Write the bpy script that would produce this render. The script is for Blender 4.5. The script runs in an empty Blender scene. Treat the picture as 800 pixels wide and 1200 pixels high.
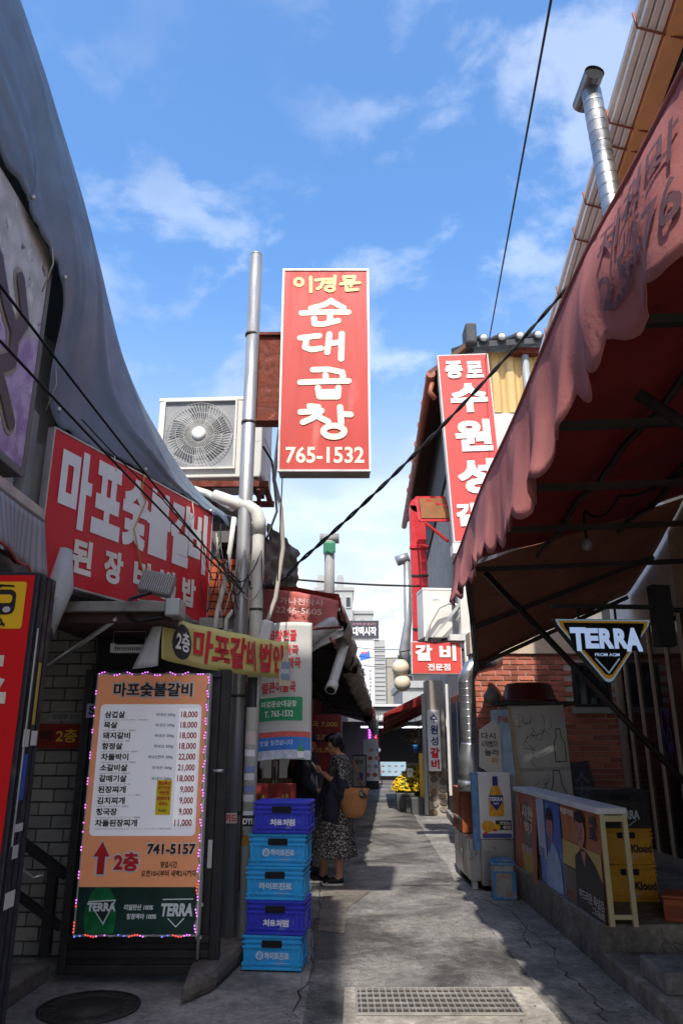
import bpy, bmesh, math, random
from mathutils import Vector, Matrix, noise
R = math.radians
random.seed(7)
scene = bpy.context.scene
C = scene.collection

# ------------------------------------------------------------------ camera
cam_d = bpy.data.cameras.new('camera'); cam = bpy.data.objects.new('camera', cam_d); C.objects.link(cam)
cam.location = (0, 0, 1.55); cam.rotation_euler = (R(90 + 17.2), 0, 0)
cam_d.sensor_fit = 'VERTICAL'; cam_d.sensor_height = 36; cam_d.lens = 870 / 1200 * 36
cam_d.clip_end = 3000; cam_d.clip_start = .05
scene.camera = cam

# ------------------------------------------------------------------ sky and sun
SUN_EL, SUN_AZ = 55, 6          # elevation; degrees the sun stands left of straight behind the camera
sd = Vector((-math.sin(R(SUN_AZ)) * math.cos(R(SUN_EL)), -math.cos(R(SUN_AZ)) * math.cos(R(SUN_EL)), math.sin(R(SUN_EL))))
world = bpy.data.worlds.new('World'); scene.world = world; world.use_nodes = True
wt = world.node_tree; wn = wt.nodes; wl = wt.links
wn.clear()
out = wn.new('ShaderNodeOutputWorld'); bg = wn.new('ShaderNodeBackground'); bg.inputs[1].default_value = .095
sky = wn.new('ShaderNodeTexSky'); sky.sky_type = 'NISHITA'; sky.sun_disc = False
sky.sun_elevation = R(SUN_EL); sky.sun_rotation = math.atan2(sd.x, sd.y)
sky.air_density = 1.0; sky.dust_density = 1.7; sky.ozone_density = 1.5; sky.altitude = 60
tc = wn.new('ShaderNodeTexCoord')
sep = wn.new('ShaderNodeSeparateXYZ'); wl.new(tc.outputs['Generated'], sep.inputs[0])
OX, OY, OX2 = 3.1, 1.7, .6
def wmath(op, a, b=None):
    n = wn.new('ShaderNodeMath'); n.operation = op
    for i, v in enumerate((a, b)):
        if v is None: continue
        if isinstance(v, (int, float)): n.inputs[i].default_value = v
        else: wl.new(v, n.inputs[i])
    return n.outputs[0]
zz = wmath('ADD', wmath('MAXIMUM', sep.outputs[2], 0.0), .22)
cmb = wn.new('ShaderNodeCombineXYZ')
wl.new(wmath('DIVIDE', sep.outputs[0], zz), cmb.inputs[0]); wl.new(wmath('DIVIDE', sep.outputs[1], zz), cmb.inputs[1])
def wnoise(scale, detail, rough, dist, off):
    m = wn.new('ShaderNodeVectorMath'); m.operation = 'ADD'; m.inputs[1].default_value = off; wl.new(cmb.outputs[0], m.inputs[0])
    n = wn.new('ShaderNodeTexNoise'); n.inputs['Scale'].default_value = scale; n.inputs['Detail'].default_value = detail
    n.inputs['Roughness'].default_value = rough; n.inputs['Distortion'].default_value = dist
    wl.new(m.outputs[0], n.inputs['Vector']); return n.outputs['Fac']
def wramp(v, a, b, lo=0, hi=1):
    n = wn.new('ShaderNodeMapRange'); n.interpolation_type = 'SMOOTHSTEP'
    for i, x in enumerate((v, a, b, lo, hi)):
        if isinstance(x, (int, float)): n.inputs[i].default_value = x
        else: wl.new(x, n.inputs[i])
    return n.outputs[0]
wisps = wmath('MULTIPLY', wramp(wnoise(6.0, 8, .55, .2, (OX, OY, 0)), .48, .64), wramp(wnoise(1.1, 2, .5, 0, (5 + OX, 2.2 + OY, 0)), .40, .58))
low = wramp(sep.outputs[2], .45, .15)
thick = wmath('MULTIPLY', wramp(wnoise(1.5, 7, .55, .2, (OX2, .3, 2)), .28, .54), low)
mask = wmath('MINIMUM', wmath('ADD', wmath('MULTIPLY', wisps, .27), wmath('MULTIPLY', thick, .95)), 1.0)
ccol = wn.new('ShaderNodeMixRGB'); ccol.inputs[1].default_value = (2.2, 2.35, 2.55, 1); ccol.inputs[2].default_value = (3.9, 4.0, 4.1, 1)
wl.new(wramp(wnoise(2.2, 5, .5, 0, (9, 4, 1)), .4, .6), ccol.inputs[0])
hs = wn.new('ShaderNodeHueSaturation'); 
wl.new(wramp(sep.outputs[2], .08, .6, .6, 1.24), hs.inputs['Saturation']); wl.new(wramp(sep.outputs[2], .05, .55, .62, .91), hs.inputs['Value'])
wl.new(sky.outputs[0], hs.inputs['Color'])
mixs = wn.new('ShaderNodeMixRGB'); wl.new(mask, mixs.inputs[0]); wl.new(hs.outputs[0], mixs.inputs[1]); wl.new(ccol.outputs[0], mixs.inputs[2])
wl.new(mixs.outputs[0], bg.inputs[0]); wl.new(bg.outputs[0], out.inputs[0])

sun_d = bpy.data.lights.new('sun', 'SUN'); sun_d.energy = 1.5; sun_d.angle = R(.9); sun_d.color = (1, .95, .87)
sun = bpy.data.objects.new('sun', sun_d); C.objects.link(sun); sun.rotation_euler = sd.to_track_quat('Z', 'Y').to_euler()
sun.location = sd * 60
vs = scene.view_settings; vs.view_transform = 'Standard'; vs.look = 'None'; vs.exposure = 2.0; vs.gamma = 1

# ------------------------------------------------------------------ materials
def lin(h):
    h = h.lstrip('#'); o = []
    for i in (0, 2, 4):
        c = int(h[i:i + 2], 16) / 255
        o.append(c / 12.92 if c <= .04045 else ((c + .055) / 1.055) ** 2.4)
    return (*o, 1)
MATS = {}
def mat(name, hexc, rough=.6, metal=0, var=.12, scale=4, bump=.06, bscale=40, dirt=0, dcol='2a241e', dscale=2.5,
        stretch=(1, 1, 1), emit=0, spec=.4, trans=0, rnd=0):
    """principled material: colour noise, worn/dirty blotches, fine relief"""
    if name in MATS: return MATS[name]
    m = bpy.data.materials.new(name); m.use_nodes = True; MATS[name] = m
    nt = m.node_tree; n = nt.nodes; l = nt.links; p = n['Principled BSDF']
    p.inputs['Roughness'].default_value = rough; p.inputs['Metallic'].default_value = metal
    p.inputs['Specular IOR Level'].default_value = spec
    c = lin(hexc)
    tcn = n.new('ShaderNodeTexCoord'); mp = n.new('ShaderNodeMapping'); mp.inputs['Scale'].default_value = stretch
    l.new(tcn.outputs['Object'], mp.inputs[0])
    def nz(s, d=4, r=.55):
        x = n.new('ShaderNodeTexNoise'); x.inputs['Scale'].default_value = s; x.inputs['Detail'].default_value = d
        x.inputs['Roughness'].default_value = r; l.new(mp.outputs[0], x.inputs['Vector']); return x.outputs['Fac']
    def rng(v, a, b, lo, hi):
        x = n.new('ShaderNodeMapRange'); l.new(v, x.inputs[0])
        for i, y in enumerate((a, b, lo, hi)): x.inputs[i + 1].default_value = y
        return x.outputs[0]
    def mul(v, col):
        x = n.new('ShaderNodeMixRGB'); x.blend_type = 'MULTIPLY'; x.inputs[0].default_value = 1
        l.new(col, x.inputs[1]); l.new(v, x.inputs[2]); return x.outputs[0]
    rgb = n.new('ShaderNodeRGB'); rgb.outputs[0].default_value = c; col = rgb.outputs[0]
    if var: col = mul(rng(nz(scale), .25, .75, 1 - var, 1 + var), col)
    if rnd:
        oi = n.new('ShaderNodeObjectInfo'); col = mul(rng(oi.outputs['Random'], 0, 1, 1 - rnd, 1 + rnd * .6), col)
    if dirt:
        x = n.new('ShaderNodeMixRGB'); l.new(rng(nz(dscale, 7, .65), .72 - .3 * dirt, .86 - .22 * dirt, 0, .85), x.inputs[0])
        l.new(col, x.inputs[1]); x.inputs[2].default_value = lin(dcol); col = x.outputs[0]
        l.new(rng(nz(dscale * 1.7), .3, .7, max(rough - .15, .05), min(rough + .2, 1)), p.inputs['Roughness'])
    l.new(col, p.inputs['Base Color'])
    if bump:
        b = n.new('ShaderNodeBump'); b.inputs['Strength'].default_value = bump; b.inputs['Distance'].default_value = .02
        l.new(nz(bscale, 3), b.inputs['Height']); l.new(b.outputs[0], p.inputs['Normal'])
    if emit:
        p.inputs['Emission Color'].default_value = c; p.inputs['Emission Strength'].default_value = emit
    if trans:
        tr = n.new('ShaderNodeBsdfTranslucent'); l.new(col, tr.inputs[0]); mx = n.new('ShaderNodeMixShader'); mx.inputs[0].default_value = trans
        l.new(p.outputs[0], mx.inputs[1]); l.new(tr.outputs[0], mx.inputs[2]); l.new(mx.outputs[0], n['Material Output'].inputs[0])
    return m
def ink(hexc, rough=.55): return mat('ink_' + hexc, hexc, rough, var=.06, scale=9, bump=0)
def glass(name, tint='20262a', rough=.06):
    return mat(name, tint, rough, spec=.6, var=.1, bump=0)

# ------------------------------------------------------------------ mesh builder
class MB:
    def __init__(s): s.v = []; s.f = []; s.sm = []
    def add(s, vs, fs, smooth=False):
        o = len(s.v); s.v += [tuple(x) for x in vs]; s.f += [tuple(i + o for i in f) for f in fs]; s.sm += [smooth] * len(fs); return s
    def box(s, x0, x1, y0, y1, z0, z1, m=None):
        vs = [Vector((x, y, z)) for z in (z0, z1) for y in (y0, y1) for x in (x0, x1)]
        if m is not None: vs = [m @ v for v in vs]
        return s.add(vs, [(0, 2, 3, 1), (4, 5, 7, 6), (0, 1, 5, 4), (2, 6, 7, 3), (0, 4, 6, 2), (1, 3, 7, 5)])
    def bar(s, a, b, w, d=None):
        """square bar from a to b"""
        a, b = Vector(a), Vector(b); d = d or w; t = (b - a).normalized()
        up = Vector((0, 0, 1)) if abs(t.z) < .9 else Vector((0, 1, 0))
        x = t.cross(up).normalized(); y = x.cross(t).normalized()
        m = Matrix((x, y, t)).transposed().to_4x4(); m.translation = a
        return s.box(-w / 2, w / 2, -d / 2, d / 2, 0, (b - a).length, m)
    def tube(s, pts, r, seg=10, caps=True):
        pts = [Vector(p) for p in pts]; n = len(pts); rs = r if isinstance(r, (list, tuple)) else [r] * n
        vs = []; prev = None
        for i, p in enumerate(pts):
            t = (pts[min(i + 1, n - 1)] - pts[max(i - 1, 0)]).normalized()
            if prev is None:
                up = Vector((0, 0, 1)) if abs(t.z) < .9 else Vector((1, 0, 0)); x = t.cross(up).normalized()
            else:
                x = (prev - t * prev.dot(t)).normalized()
            prev = x; y = t.cross(x)
            for k in range(seg):
                a = 2 * math.pi * k / seg; vs.append(p + (x * math.cos(a) + y * math.sin(a)) * rs[i])
        fs = [(i * seg + k, i * seg + (k + 1) % seg, (i + 1) * seg + (k + 1) % seg, (i + 1) * seg + k) for i in range(n - 1) for k in range(seg)]
        s.add(vs, fs, True)
        if caps:
            o = len(s.v) - len(vs)
            s.f += [tuple(o + k for k in reversed(range(seg))), tuple(o + (n - 1) * seg + k for k in range(seg))]; s.sm += [False, False]
        return s
    def lathe(s, prof, c=(0, 0, 0), seg=20, sx=1, sy=1, caps=True):
        n = len(prof); vs = [(c[0] + r * sx * math.cos(2 * math.pi * k / seg), c[1] + r * sy * math.sin(2 * math.pi * k / seg), c[2] + z) for r, z in prof for k in range(seg)]
        fs = [(i * seg + k, i * seg + (k + 1) % seg, (i + 1) * seg + (k + 1) % seg, (i + 1) * seg + k) for i in range(n - 1) for k in range(seg)]
        s.add(vs, fs, True)
        if caps:
            o = len(s.v) - len(vs)
            s.f += [tuple(o + k for k in reversed(range(seg))), tuple(o + (n - 1) * seg + k for k in range(seg))]; s.sm += [False, False]
        return s
    def ball(s, c, rx, ry=None, rz=None, seg=14, rings=9, m=None):
        ry = ry or rx; rz = rz or rx; vs = []
        for i in range(1, rings):
            ph = math.pi * i / rings
            for k in range(seg):
                a = 2 * math.pi * k / seg; vs.append(Vector((rx * math.sin(ph) * math.cos(a), ry * math.sin(ph) * math.sin(a), -rz * math.cos(ph))))
        vs += [Vector((0, 0, -rz)), Vector((0, 0, rz))]
        if m is not None: vs = [m @ v for v in vs]
        c = Vector(c); vs = [v + c for v in vs]; b, t = len(vs) - 2, len(vs) - 1; q = rings - 1
        fs = [(i * seg + k, i * seg + (k + 1) % seg, (i + 1) * seg + (k + 1) % seg, (i + 1) * seg + k) for i in range(q - 1) for k in range(seg)]
        fs += [(b, (k + 1) % seg, k) for k in range(seg)] + [(t, (q - 1) * seg + k, (q - 1) * seg + (k + 1) % seg) for k in range(seg)]
        return s.add(vs, fs, True)
    def prism(s, poly, d0, d1, axis='y'):
        """poly of 2-D points extruded: axis y -> (x,z) face, x -> (y,z), z -> (x,y)"""
        f = {'y': lambda p, d: (p[0], d, p[1]), 'x': lambda p, d: (d, p[0], p[1]), 'z': lambda p, d: (p[0], p[1], d)}[axis]
        n = len(poly); vs = [f(p, d0) for p in poly] + [f(p, d1) for p in poly]
        fs = [tuple(range(n)), tuple(reversed(range(n, 2 * n)))] + [(i, n + i, n + (i + 1) % n, (i + 1) % n) for i in range(n)]
        return s.add(vs, fs)
    def grid(s, fn, nu, nv, thick=0, smooth=True):
        """sheet fn(u,v) in 0..1; optional real thickness along its normals"""
        P = [[Vector(fn(i / nu, j / nv)) for j in range(nv + 1)] for i in range(nu + 1)]
        w = nv + 1; vs = [p for row in P for p in row]
        fs = [(i * w + j, (i + 1) * w + j, (i + 1) * w + j + 1, i * w + j + 1) for i in range(nu) for j in range(nv)]
        if thick:
            N = []
            for i in range(nu + 1):
                for j in range(nv + 1):
                    a = P[min(i + 1, nu)][j] - P[max(i - 1, 0)][j]; b = P[i][min(j + 1, nv)] - P[i][max(j - 1, 0)]
                    N.append(a.cross(b).normalized())
            o = len(vs); vs2 = [p + q * thick for p, q in zip(vs, N)]
            rim = [i * w for i in range(nu + 1)] + [nu * w + j for j in range(1, w)] + [i * w + nv for i in range(nu - 1, -1, -1)] + [j for j in range(nv - 1, 0, -1)]
            fs2 = [tuple(reversed([k + o for k in f])) for f in fs]
            side = [(rim[k], rim[(k + 1) % len(rim)], rim[(k + 1) % len(rim)] + o, rim[k] + o) for k in range(len(rim))]
            vs = vs + vs2; fs = fs + fs2 + side
        return s.add(vs, fs, smooth)
    def build(s, name, m, parent=None, bevel=0, fix=True):
        me = bpy.data.meshes.new(name); me.from_pydata(s.v, [], s.f)
        if fix:
            bm = bmesh.new(); bm.from_mesh(me)
            for f, q in zip(bm.faces, s.sm): f.smooth = q
            bmesh.ops.recalc_face_normals(bm, faces=bm.faces); bm.to_mesh(me); bm.free()
        else:
            for f, q in zip(me.polygons, s.sm): f.use_smooth = q
        if m is not None: me.materials.append(m)
        o = bpy.data.objects.new(name, me); C.objects.link(o); o.parent = parent
        if bevel:
            b = o.modifiers.new('bevel', 'BEVEL'); b.width = bevel; b.segments = 2; b.limit_method = 'ANGLE'; b.angle_limit = R(40)
        return o
def tag(o, label=None, cat=None, group=None, kind=None):
    for k, v in (('label', label), ('category', cat), ('group', group), ('kind', kind)):
        if v: o[k] = v
    return o
def thing(name, label, cat, loc=(0, 0, 0), rz=0, group=None):
    o = bpy.data.objects.new(name, None); C.objects.link(o); o.empty_display_size = .2
    o.location = loc; o.rotation_euler = (0, 0, rz); return tag(o, label, cat, group)
def share(o, parent, loc=None, rot=None, scale=None, name=None):
    c = o.copy(); C.objects.link(c); c.parent = parent
    if name: c.name = name
    if loc is not None: c.location = loc
    if rot is not None: c.rotation_euler = rot
    if scale is not None: c.scale = scale
    return c
def copy_tree(o, parent=None):
    c = o.copy(); C.objects.link(c); c.parent = parent
    for ch in list(o.children): copy_tree(ch, c)
    return c
def wav(x, y=0., z=0.): return noise.noise(Vector((x, y, z)))

# ------------------------------------------------------------------ lettering (built-in font, real flat glyph meshes)
_glyph = {}
_cu = bpy.data.curves.new('type_setting', 'FONT'); _cu.size = 1; _cu.resolution_u = 3; _cu.fill_mode = 'FRONT'
_to = bpy.data.objects.new('type_setting', _cu)          # never linked: only used to read glyph shapes, removed at the end
def glyphs(s, bold):
    k = (s, round(bold, 4))
    if k in _glyph: return _glyph[k]
    _cu.body = s; _cu.offset = bold
    me = bpy.data.meshes.new_from_object(_to)
    vs = [(v.co.x, v.co.y) for v in me.vertices]; fs = [tuple(p.vertices) for p in me.polygons]
    bpy.data.meshes.remove(me); _glyph[k] = (vs, fs); return _glyph[k]
def lettering(parent, items, m, y=-.004, fn=None, name='lettering', shear=0):
    """items: (text, x0, x1, z0, z1[, bold]); fitted to that box on the face looking along -y; x1 None keeps the aspect"""
    o = None
    for it in items:
        mb = MB()
        s, x0, x1, z0, z1 = it[:5]; bold = it[5] if len(it) > 5 else .02; vs, fs = glyphs(s, min(bold, .025))
        if not vs: continue
        ax, bx = min(v[0] for v in vs), max(v[0] for v in vs); az, bz = min(v[1] for v in vs), max(v[1] for v in vs)
        kz = (z1 - z0) / (bz - az); kx = kz if x1 is None else (x1 - x0) / (bx - ax)
        g = (bold - .025) * .8 if bold > .025 else 0        # heavier type: overlay shifted copies, each a hair above the last
        for n_, (gx, gz) in enumerate(((0, 0), (g, g), (-g, g), (g, -g), (-g, -g)) if g else ((0, 0),)):
            P = []; yy = y - .00025 * n_
            for a, b in vs:
                x = x0 + (a - ax + gx) * kx; z = z0 + (b - az + gz) * kz
                x += shear * (z - z0); P.append((x, yy, z) if fn is None else fn(x, z, yy))
            mb.add(P, fs)
        o = mb.build(name, m, parent, fix=False)
    return o
def strokes(mb, segs, w, y, mapf):
    """round-ended brush strokes; each piece sits a hair above the one before"""
    k = 0
    for st in segs:
        ww = w
        if isinstance(st[0], (int, float)): ww, st = st[0], st[1]
        for i in range(len(st) - 1):
            a = Vector(mapf(st[i])); b = Vector(mapf(st[i + 1])); d = b - a
            if d.length < 1e-6: continue
            q = Vector((-d.y, d.x)).normalized() * ww / 2; yy = y - .00005 * k; k += 1
            mb.add([(p.x, yy, p.y) for p in (a - q, b - q, b + q, a + q)], [(0, 1, 2, 3)])
        for p in st:
            p = Vector(mapf(p)); yy = y - .00005 * k; k += 1; n = 14
            mb.add([(p.x + ww / 2 * math.cos(2 * math.pi * j / n), yy, p.y + ww / 2 * math.sin(2 * math.pi * j / n)) for j in range(n)], [tuple(range(n))])
    return mb
def ring(cx, cy, rx, ry, n=16): return [(cx + rx * math.cos(2 * math.pi * k / n), cy + ry * math.sin(2 * math.pi * k / n)) for k in range(n + 1)]
def flat(parent, name, poly, m, y=-.003, fn=None):
    P = [(p[0], y, p[1]) if fn is None else fn(p[0], p[1], y) for p in poly]
    return MB().add(P, [tuple(range(len(P)))]).build(name, m, parent, fix=False)
def rect(x0, x1, z0, z1): return [(x0, z0), (x1, z0), (x1, z1), (x0, z1)]
def ell(cx, cz, rx, rz, n=20): return [(cx + rx * math.cos(2 * math.pi * k / n), cz + rz * math.sin(2 * math.pi * k / n)) for k in range(n)]
def cable(name, label, pts, r, m, sag=0, n=24, twist=False, group=None):
    """a cable through pts with a sag between each pair"""
    P = []
    for a, b in zip(pts, pts[1:]):
        a, b = Vector(a), Vector(b)
        for i in range(n):
            t = i / n; p = a.lerp(b, t); p.z -= sag * 4 * t * (1 - t); P.append(p)
    P.append(Vector(pts[-1])); mb = MB()
    if twist:
        for s in (0, 1):
            Q = []
            for i in range(len(P) * 4 - 3):
                f = i / 4; j = min(int(f), len(P) - 2); p = P[j].lerp(P[j + 1], f - j); a = i * .55 + s * math.pi
                Q.append(p + Vector((0, math.cos(a), math.sin(a))) * r * 1.1)
            mb.tube(Q, r * .8, 5)
    else: mb.tube(P, r, 6)
    return tag(mb.build(name, m), label, 'cable', group)

# ------------------------------------------------------------------ ground
def paving(name, hexc, hexpatch, crack=.5, patch=.5, rough=.85, cscale=.9, grain=.6):
    m = bpy.data.materials.new(name); m.use_nodes = True; nt = m.node_tree; n = nt.nodes; l = nt.links; p = n['Principled BSDF']
    tcn = n.new('ShaderNodeTexCoord')
    def nz(s, d, r=.6, dist=0):
        x = n.new('ShaderNodeTexNoise'); x.inputs['Scale'].default_value = s; x.inputs['Detail'].default_value = d
        x.inputs['Roughness'].default_value = r; x.inputs['Distortion'].default_value = dist
        l.new(tcn.outputs['Object'], x.inputs['Vector']); return x
    def rng(v, a, b, lo, hi):
        x = n.new('ShaderNodeMapRange'); l.new(v, x.inputs[0])
        for i, y in enumerate((a, b, lo, hi)): x.inputs[i + 1].default_value = y
        return x.outputs[0]
    def mix(f, a, b, t='MIX'):
        x = n.new('ShaderNodeMixRGB'); x.blend_type = t
        for i, v in enumerate((f, a, b)):
            if isinstance(v, (int, float)): x.inputs[i].default_value = v
            elif isinstance(v, tuple): x.inputs[i].default_value = v
            else: l.new(v, x.inputs[i])
        return x.outputs[0]
    col = mix(rng(nz(.8, 9, .68, .5).outputs[0], .5 - patch * .1, .56, 0, 1), lin(hexc), lin(hexpatch))
    col = mix(1, col, rng(nz(3.2, 8, .75).outputs[0], .32, .68, .62, 1.32), 'MULTIPLY')
    col = mix(1, col, rng(nz(75, 3, .7).outputs[0], .3, .7, 1 - grain, 1 + grain), 'MULTIPLY')
    col = mix(1, col, rng(nz(16, 6, .75).outputs[0], .35, .65, .72, 1.3), 'MULTIPLY')
    wob = nz(5, 4).outputs['Color']
    vm = n.new('ShaderNodeVectorMath'); vm.operation = 'MULTIPLY_ADD'; l.new(wob, vm.inputs[0]); vm.inputs[1].default_value = (.35, .35, 0); l.new(tcn.outputs['Object'], vm.inputs[2])
    vo = n.new('ShaderNodeTexVoronoi'); vo.feature = 'DISTANCE_TO_EDGE'; vo.inputs['Scale'].default_value = cscale; l.new(vm.outputs[0], vo.inputs['Vector'])
    lines = rng(vo.outputs[0], .002, .009, 1, 0); gate = rng(nz(.9, 2).outputs[0], .45, .6, 0, crack)
    mm = n.new('ShaderNodeMath'); mm.operation = 'MULTIPLY'; l.new(lines, mm.inputs[0]); l.new(gate, mm.inputs[1])
    col = mix(mm.outputs[0], col, lin('17140f')); 
    stain = rng(nz(1.7, 5, .6).outputs[0], .6, .72, 0, .55); col = mix(stain, col, lin('1d1a17'))
    l.new(col, p.inputs['Base Color'])
    l.new(rng(nz(1.3, 4).outputs[0], .35, .7, rough - .22, min(rough + .08, 1)), p.inputs['Roughness']); p.inputs['Specular IOR Level'].default_value = .35
    b = n.new('ShaderNodeBump'); b.inputs['Strength'].default_value = .45; b.inputs['Distance'].default_value = .012
    hh = mix(.5, nz(60, 4, .7).outputs[0], nz(4, 4).outputs[0]); l.new(mix(mm.outputs[0], hh, (0, 0, 0, 1)), b.inputs['Height']); l.new(b.outputs[0], p.inputs['Normal'])
    return m
M_ASPH = paving('asphalt', '403f3d', '74716d', .4, .9, cscale=.5)
M_CONC = paving('concrete_paving', '6f6d6a', '8a8681', .5, .5, grain=.2)
M_CONC2 = paving('concrete_patch', '857f76', '989188', .2, .5, grain=.2)
M_DARKC = paving('stained_concrete', '5c5751', '68625b', .5, .5, grain=.2)
def struct(name, mb, m, parent=None, bevel=0): return tag(mb.build(name, m, parent, bevel), kind='structure')
def sheet(name, poly, z, m):
    return struct(name, MB().add([(x, y, z) for x, y in poly], [tuple(range(len(poly)))]), m)
def slab(name, poly, z0, z1, m, bevel=.012): return struct(name, MB().prism(poly, z0, z1, 'z'), m, bevel=bevel)
sheet('ground', [(-400, -300), (400, -300), (400, 700), (-400, 700)], -.012, M_DARKC)
sheet('bounce_street', [(-40, -60), (40, -60), (40, -3.02), (-40, -3.02)], .002, paving('bounce_slabs', '9c968c', 'aca59a', .1, .4, grain=.15))  # pale unseen paving added behind the camera to bounce light onto shaded fronts
def wob_line(x, y0, y1, amp, n=30, seed=0): return [(x + amp * wav(y * .9, seed) + .035 * (max(y, 9) - 9), y) for y in [y0 + (y1 - y0) * i / n for i in range(n + 1)]]
sheet('road', wob_line(1.95, -6, 36, .0) + list(reversed(wob_line(-1.0, -6, 36, .0, seed=3))), 0, M_ASPH)
# concrete strip with gutter along the right-hand platform, lighter pad round the drain, slabs by the crates
sheet('pavement_edge_right', [(1.9, -3)] + [(1.9, 9)] + [(2.4, 20)] + list(reversed(wob_line(1.3, -3, 20, .07, 40, 5))), .004, M_CONC)
sheet('pavement_edge_left', [(-4.2, -3)] + wob_line(-.22, -3, 7.2, .06, 24, 11) + [(-4.2, 7.2)], .004, M_CONC)
struct('concrete_pad', MB().add([(0.0, 4.55, .009), (1.27, 4.55, .009), (1.24, 5.6, .009), (.02, 5.58, .009)], [(0, 1, 2, 3)]), M_CONC2)
slab('step_left', [(-4, 3.2), (-2.05, 4.6), (-1.98, 5.75), (-4, 5.75)], 0, .11, M_DARKC)
slab('gutter_fillet', [(-.98, 5.2), (-.82, 5.5), (-.68, 6.35), (-.72, 7.2), (-1.05, 7.2), (-1.02, 5.7)], 0, .14, M_DARKC, .05)

def crack(name, pts, w, z, seed):
    L_, R_ = [], []
    for a, b in zip(pts, pts[1:]):
        for i in range(8):
            t_ = i / 8; x = a[0] + (b[0] - a[0]) * t_ + .05 * wav(a[1] * 3 + t_ * 5, seed); y = a[1] + (b[1] - a[1]) * t_; ww = w * (.35 + abs(wav(y * 9, seed + 4)) * 2); L_.append((x - ww, y)); R_.append((x + ww, y + .01))
    n = len(L_); struct(name, MB().add([(x, y, z) for x, y in L_ + R_], [(i, i + 1, n + i + 1, n + i) for i in range(n - 1)]), mat('crack_dirt', '3a342e', .95, var=.3, scale=20))
crack('pavement_crack', [(1.45, 8.4), (1.62, 7.9), (1.6, 7.2), (1.66, 6.6), (1.55, 6.0), (1.6, 5.4), (1.5, 4.9)], .008, .008, 1)
crack('pavement_crack', [(1.63, 7.3), (1.5, 6.9), (1.48, 6.5)], .008, .0082, 5)
crack('road_crack', [(-.28, 9.5), (-.2, 8), (-.26, 7), (-.2, 6), (-.3, 5)], .006, .009, 8)
sheet('road_patch', [(-.2, 7.15), (.02, 7.05), (.05, 8.0), (.32, 8.9), (.2, 9.3), (-.2, 9.2)], .005, M_DARKC)
grit = MB(); gq = random.Random(9)
for k in range(420):
    side_ = gq.random(); y = gq.uniform(3.6, 13)
    x = {0: -.24 + gq.gauss(0, .1), 1: 1.3 + gq.gauss(0, .12), 2: 1.8 - abs(gq.gauss(0, .06)), 3: gq.uniform(-.2, 1.8)}[min(3, int(side_ * 4))]; r = gq.uniform(.004, .013); c = Vector((x, y, .012)); a = gq.uniform(0, 6)
    grit.add([c + Vector((r * math.cos(a + 2.1 * j) * gq.uniform(.6, 1.4), r * math.sin(a + 2.1 * j), 0)) for j in range(3)] + [c + Vector((0, 0, r * .6))], [(0, 1, 3), (1, 2, 3), (2, 0, 3)])
tag(grit.build('grit', mat('grit', '5d564c', .9, var=.6, scale=3), None, fix=False), 'loose grit and crumbs scattered along the pavement edges', 'grit', kind='stuff')
# drain grate: a frame with real bars over a dark pit
t = thing('drain_grate', 'rectangular steel drain grate set in a pale concrete pad', 'grate', (.1, 5.06, .012))
gm = mat('galv_grate', 'b0ada6', .45, .7, var=.2, dirt=.5)
MB().box(-.012, .98, -.01, .46, -.02, -.001).build('pit', mat('pit_dark', '3a3028', .9, var=.5, scale=30, bump=0), t)
mb = MB()
for y0, y1 in ((-.012, .0), (.45, .462)): mb.box(-.012, .982, y0, y1, 0, .014)
for x0, x1 in ((-.012, 0), (.97, .982)): mb.box(x0, x1, 0, .45, 0, .0138)
mb.build('frame', gm, t)
b0 = None
for k in range(24):
    x = .02 + k * .0405
    b0 = b0 or MB().box(-.004, .004, .0, .45, 0, .011).build('bar', gm, t)
    if k: share(b0, t, (x, 0, 0))
    else: b0.location = (x, 0, 0)
for k in range(4): MB().box(0, .97, .088 + k * .092 - .005, .088 + k * .092 + .005, .002, .0125).build('crossbar', gm, t)

t = thing('manhole_cover', 'round worn manhole cover in the concrete before the menu door', 'manhole cover', (-1.53, 5.2, .004))
mm_ = mat('cast_iron', '3a3835', .6, .5, var=.25, dirt=.5, dcol='5c564c')
MB().lathe([(.30, 0), (.305, .012), (.285, .012)], seg=40, caps=False).build('rim', mm_, t)
mb = MB().lathe([(.28, 0), (.28, .01), (.27, .014), (.2, .016), (.195, .010), (.17, .010), (.165, .016), (.02, .017)], seg=40); mb.build('lid', mm_, t)
mb = MB()
for k in range(24):
    a = k * math.pi / 12; mb.bar((.205 * math.cos(a), .205 * math.sin(a), .016), (.262 * math.cos(a), .262 * math.sin(a), .016), .014, .008)
mb.build('tread_ribs', mm_, t)['kind'] = 'stuff'

# ------------------------------------------------------------------ common materials
GALV = mat('galvanised', 'a4a5a3', .42, .75, var=.15, dirt=.35, dcol='7a5a40', stretch=(1, 1, .25))
PVC = mat('white_pvc', 'c4c2b8', .45, var=.1, dirt=.4, dcol='7d766a', stretch=(1, 1, .3))
RUST = mat('rusty_steel', '6a3324', .8, .2, var=.4, scale=14, dirt=.5, dcol='a86a5c', dscale=9, bump=.2)
DSTEEL = mat('dark_painted_steel', '262526', .5, .2, var=.25, dirt=.35, dcol='3c3936', dscale=4)
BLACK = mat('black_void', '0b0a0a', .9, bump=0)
WOODD = mat('dark_wood', '3a2418', .6, var=.35, scale=6, stretch=(6, 6, .6))
STUCCO = mat('grey_render', '8e8b86', .9, var=.2, dirt=.5, dcol='4a463f', bump=.3, bscale=25)
WHITER = mat('white_render', 'c2c0bb', .85, var=.12, dirt=.35, dcol='7d7a74', bump=.2, bscale=20)
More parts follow.
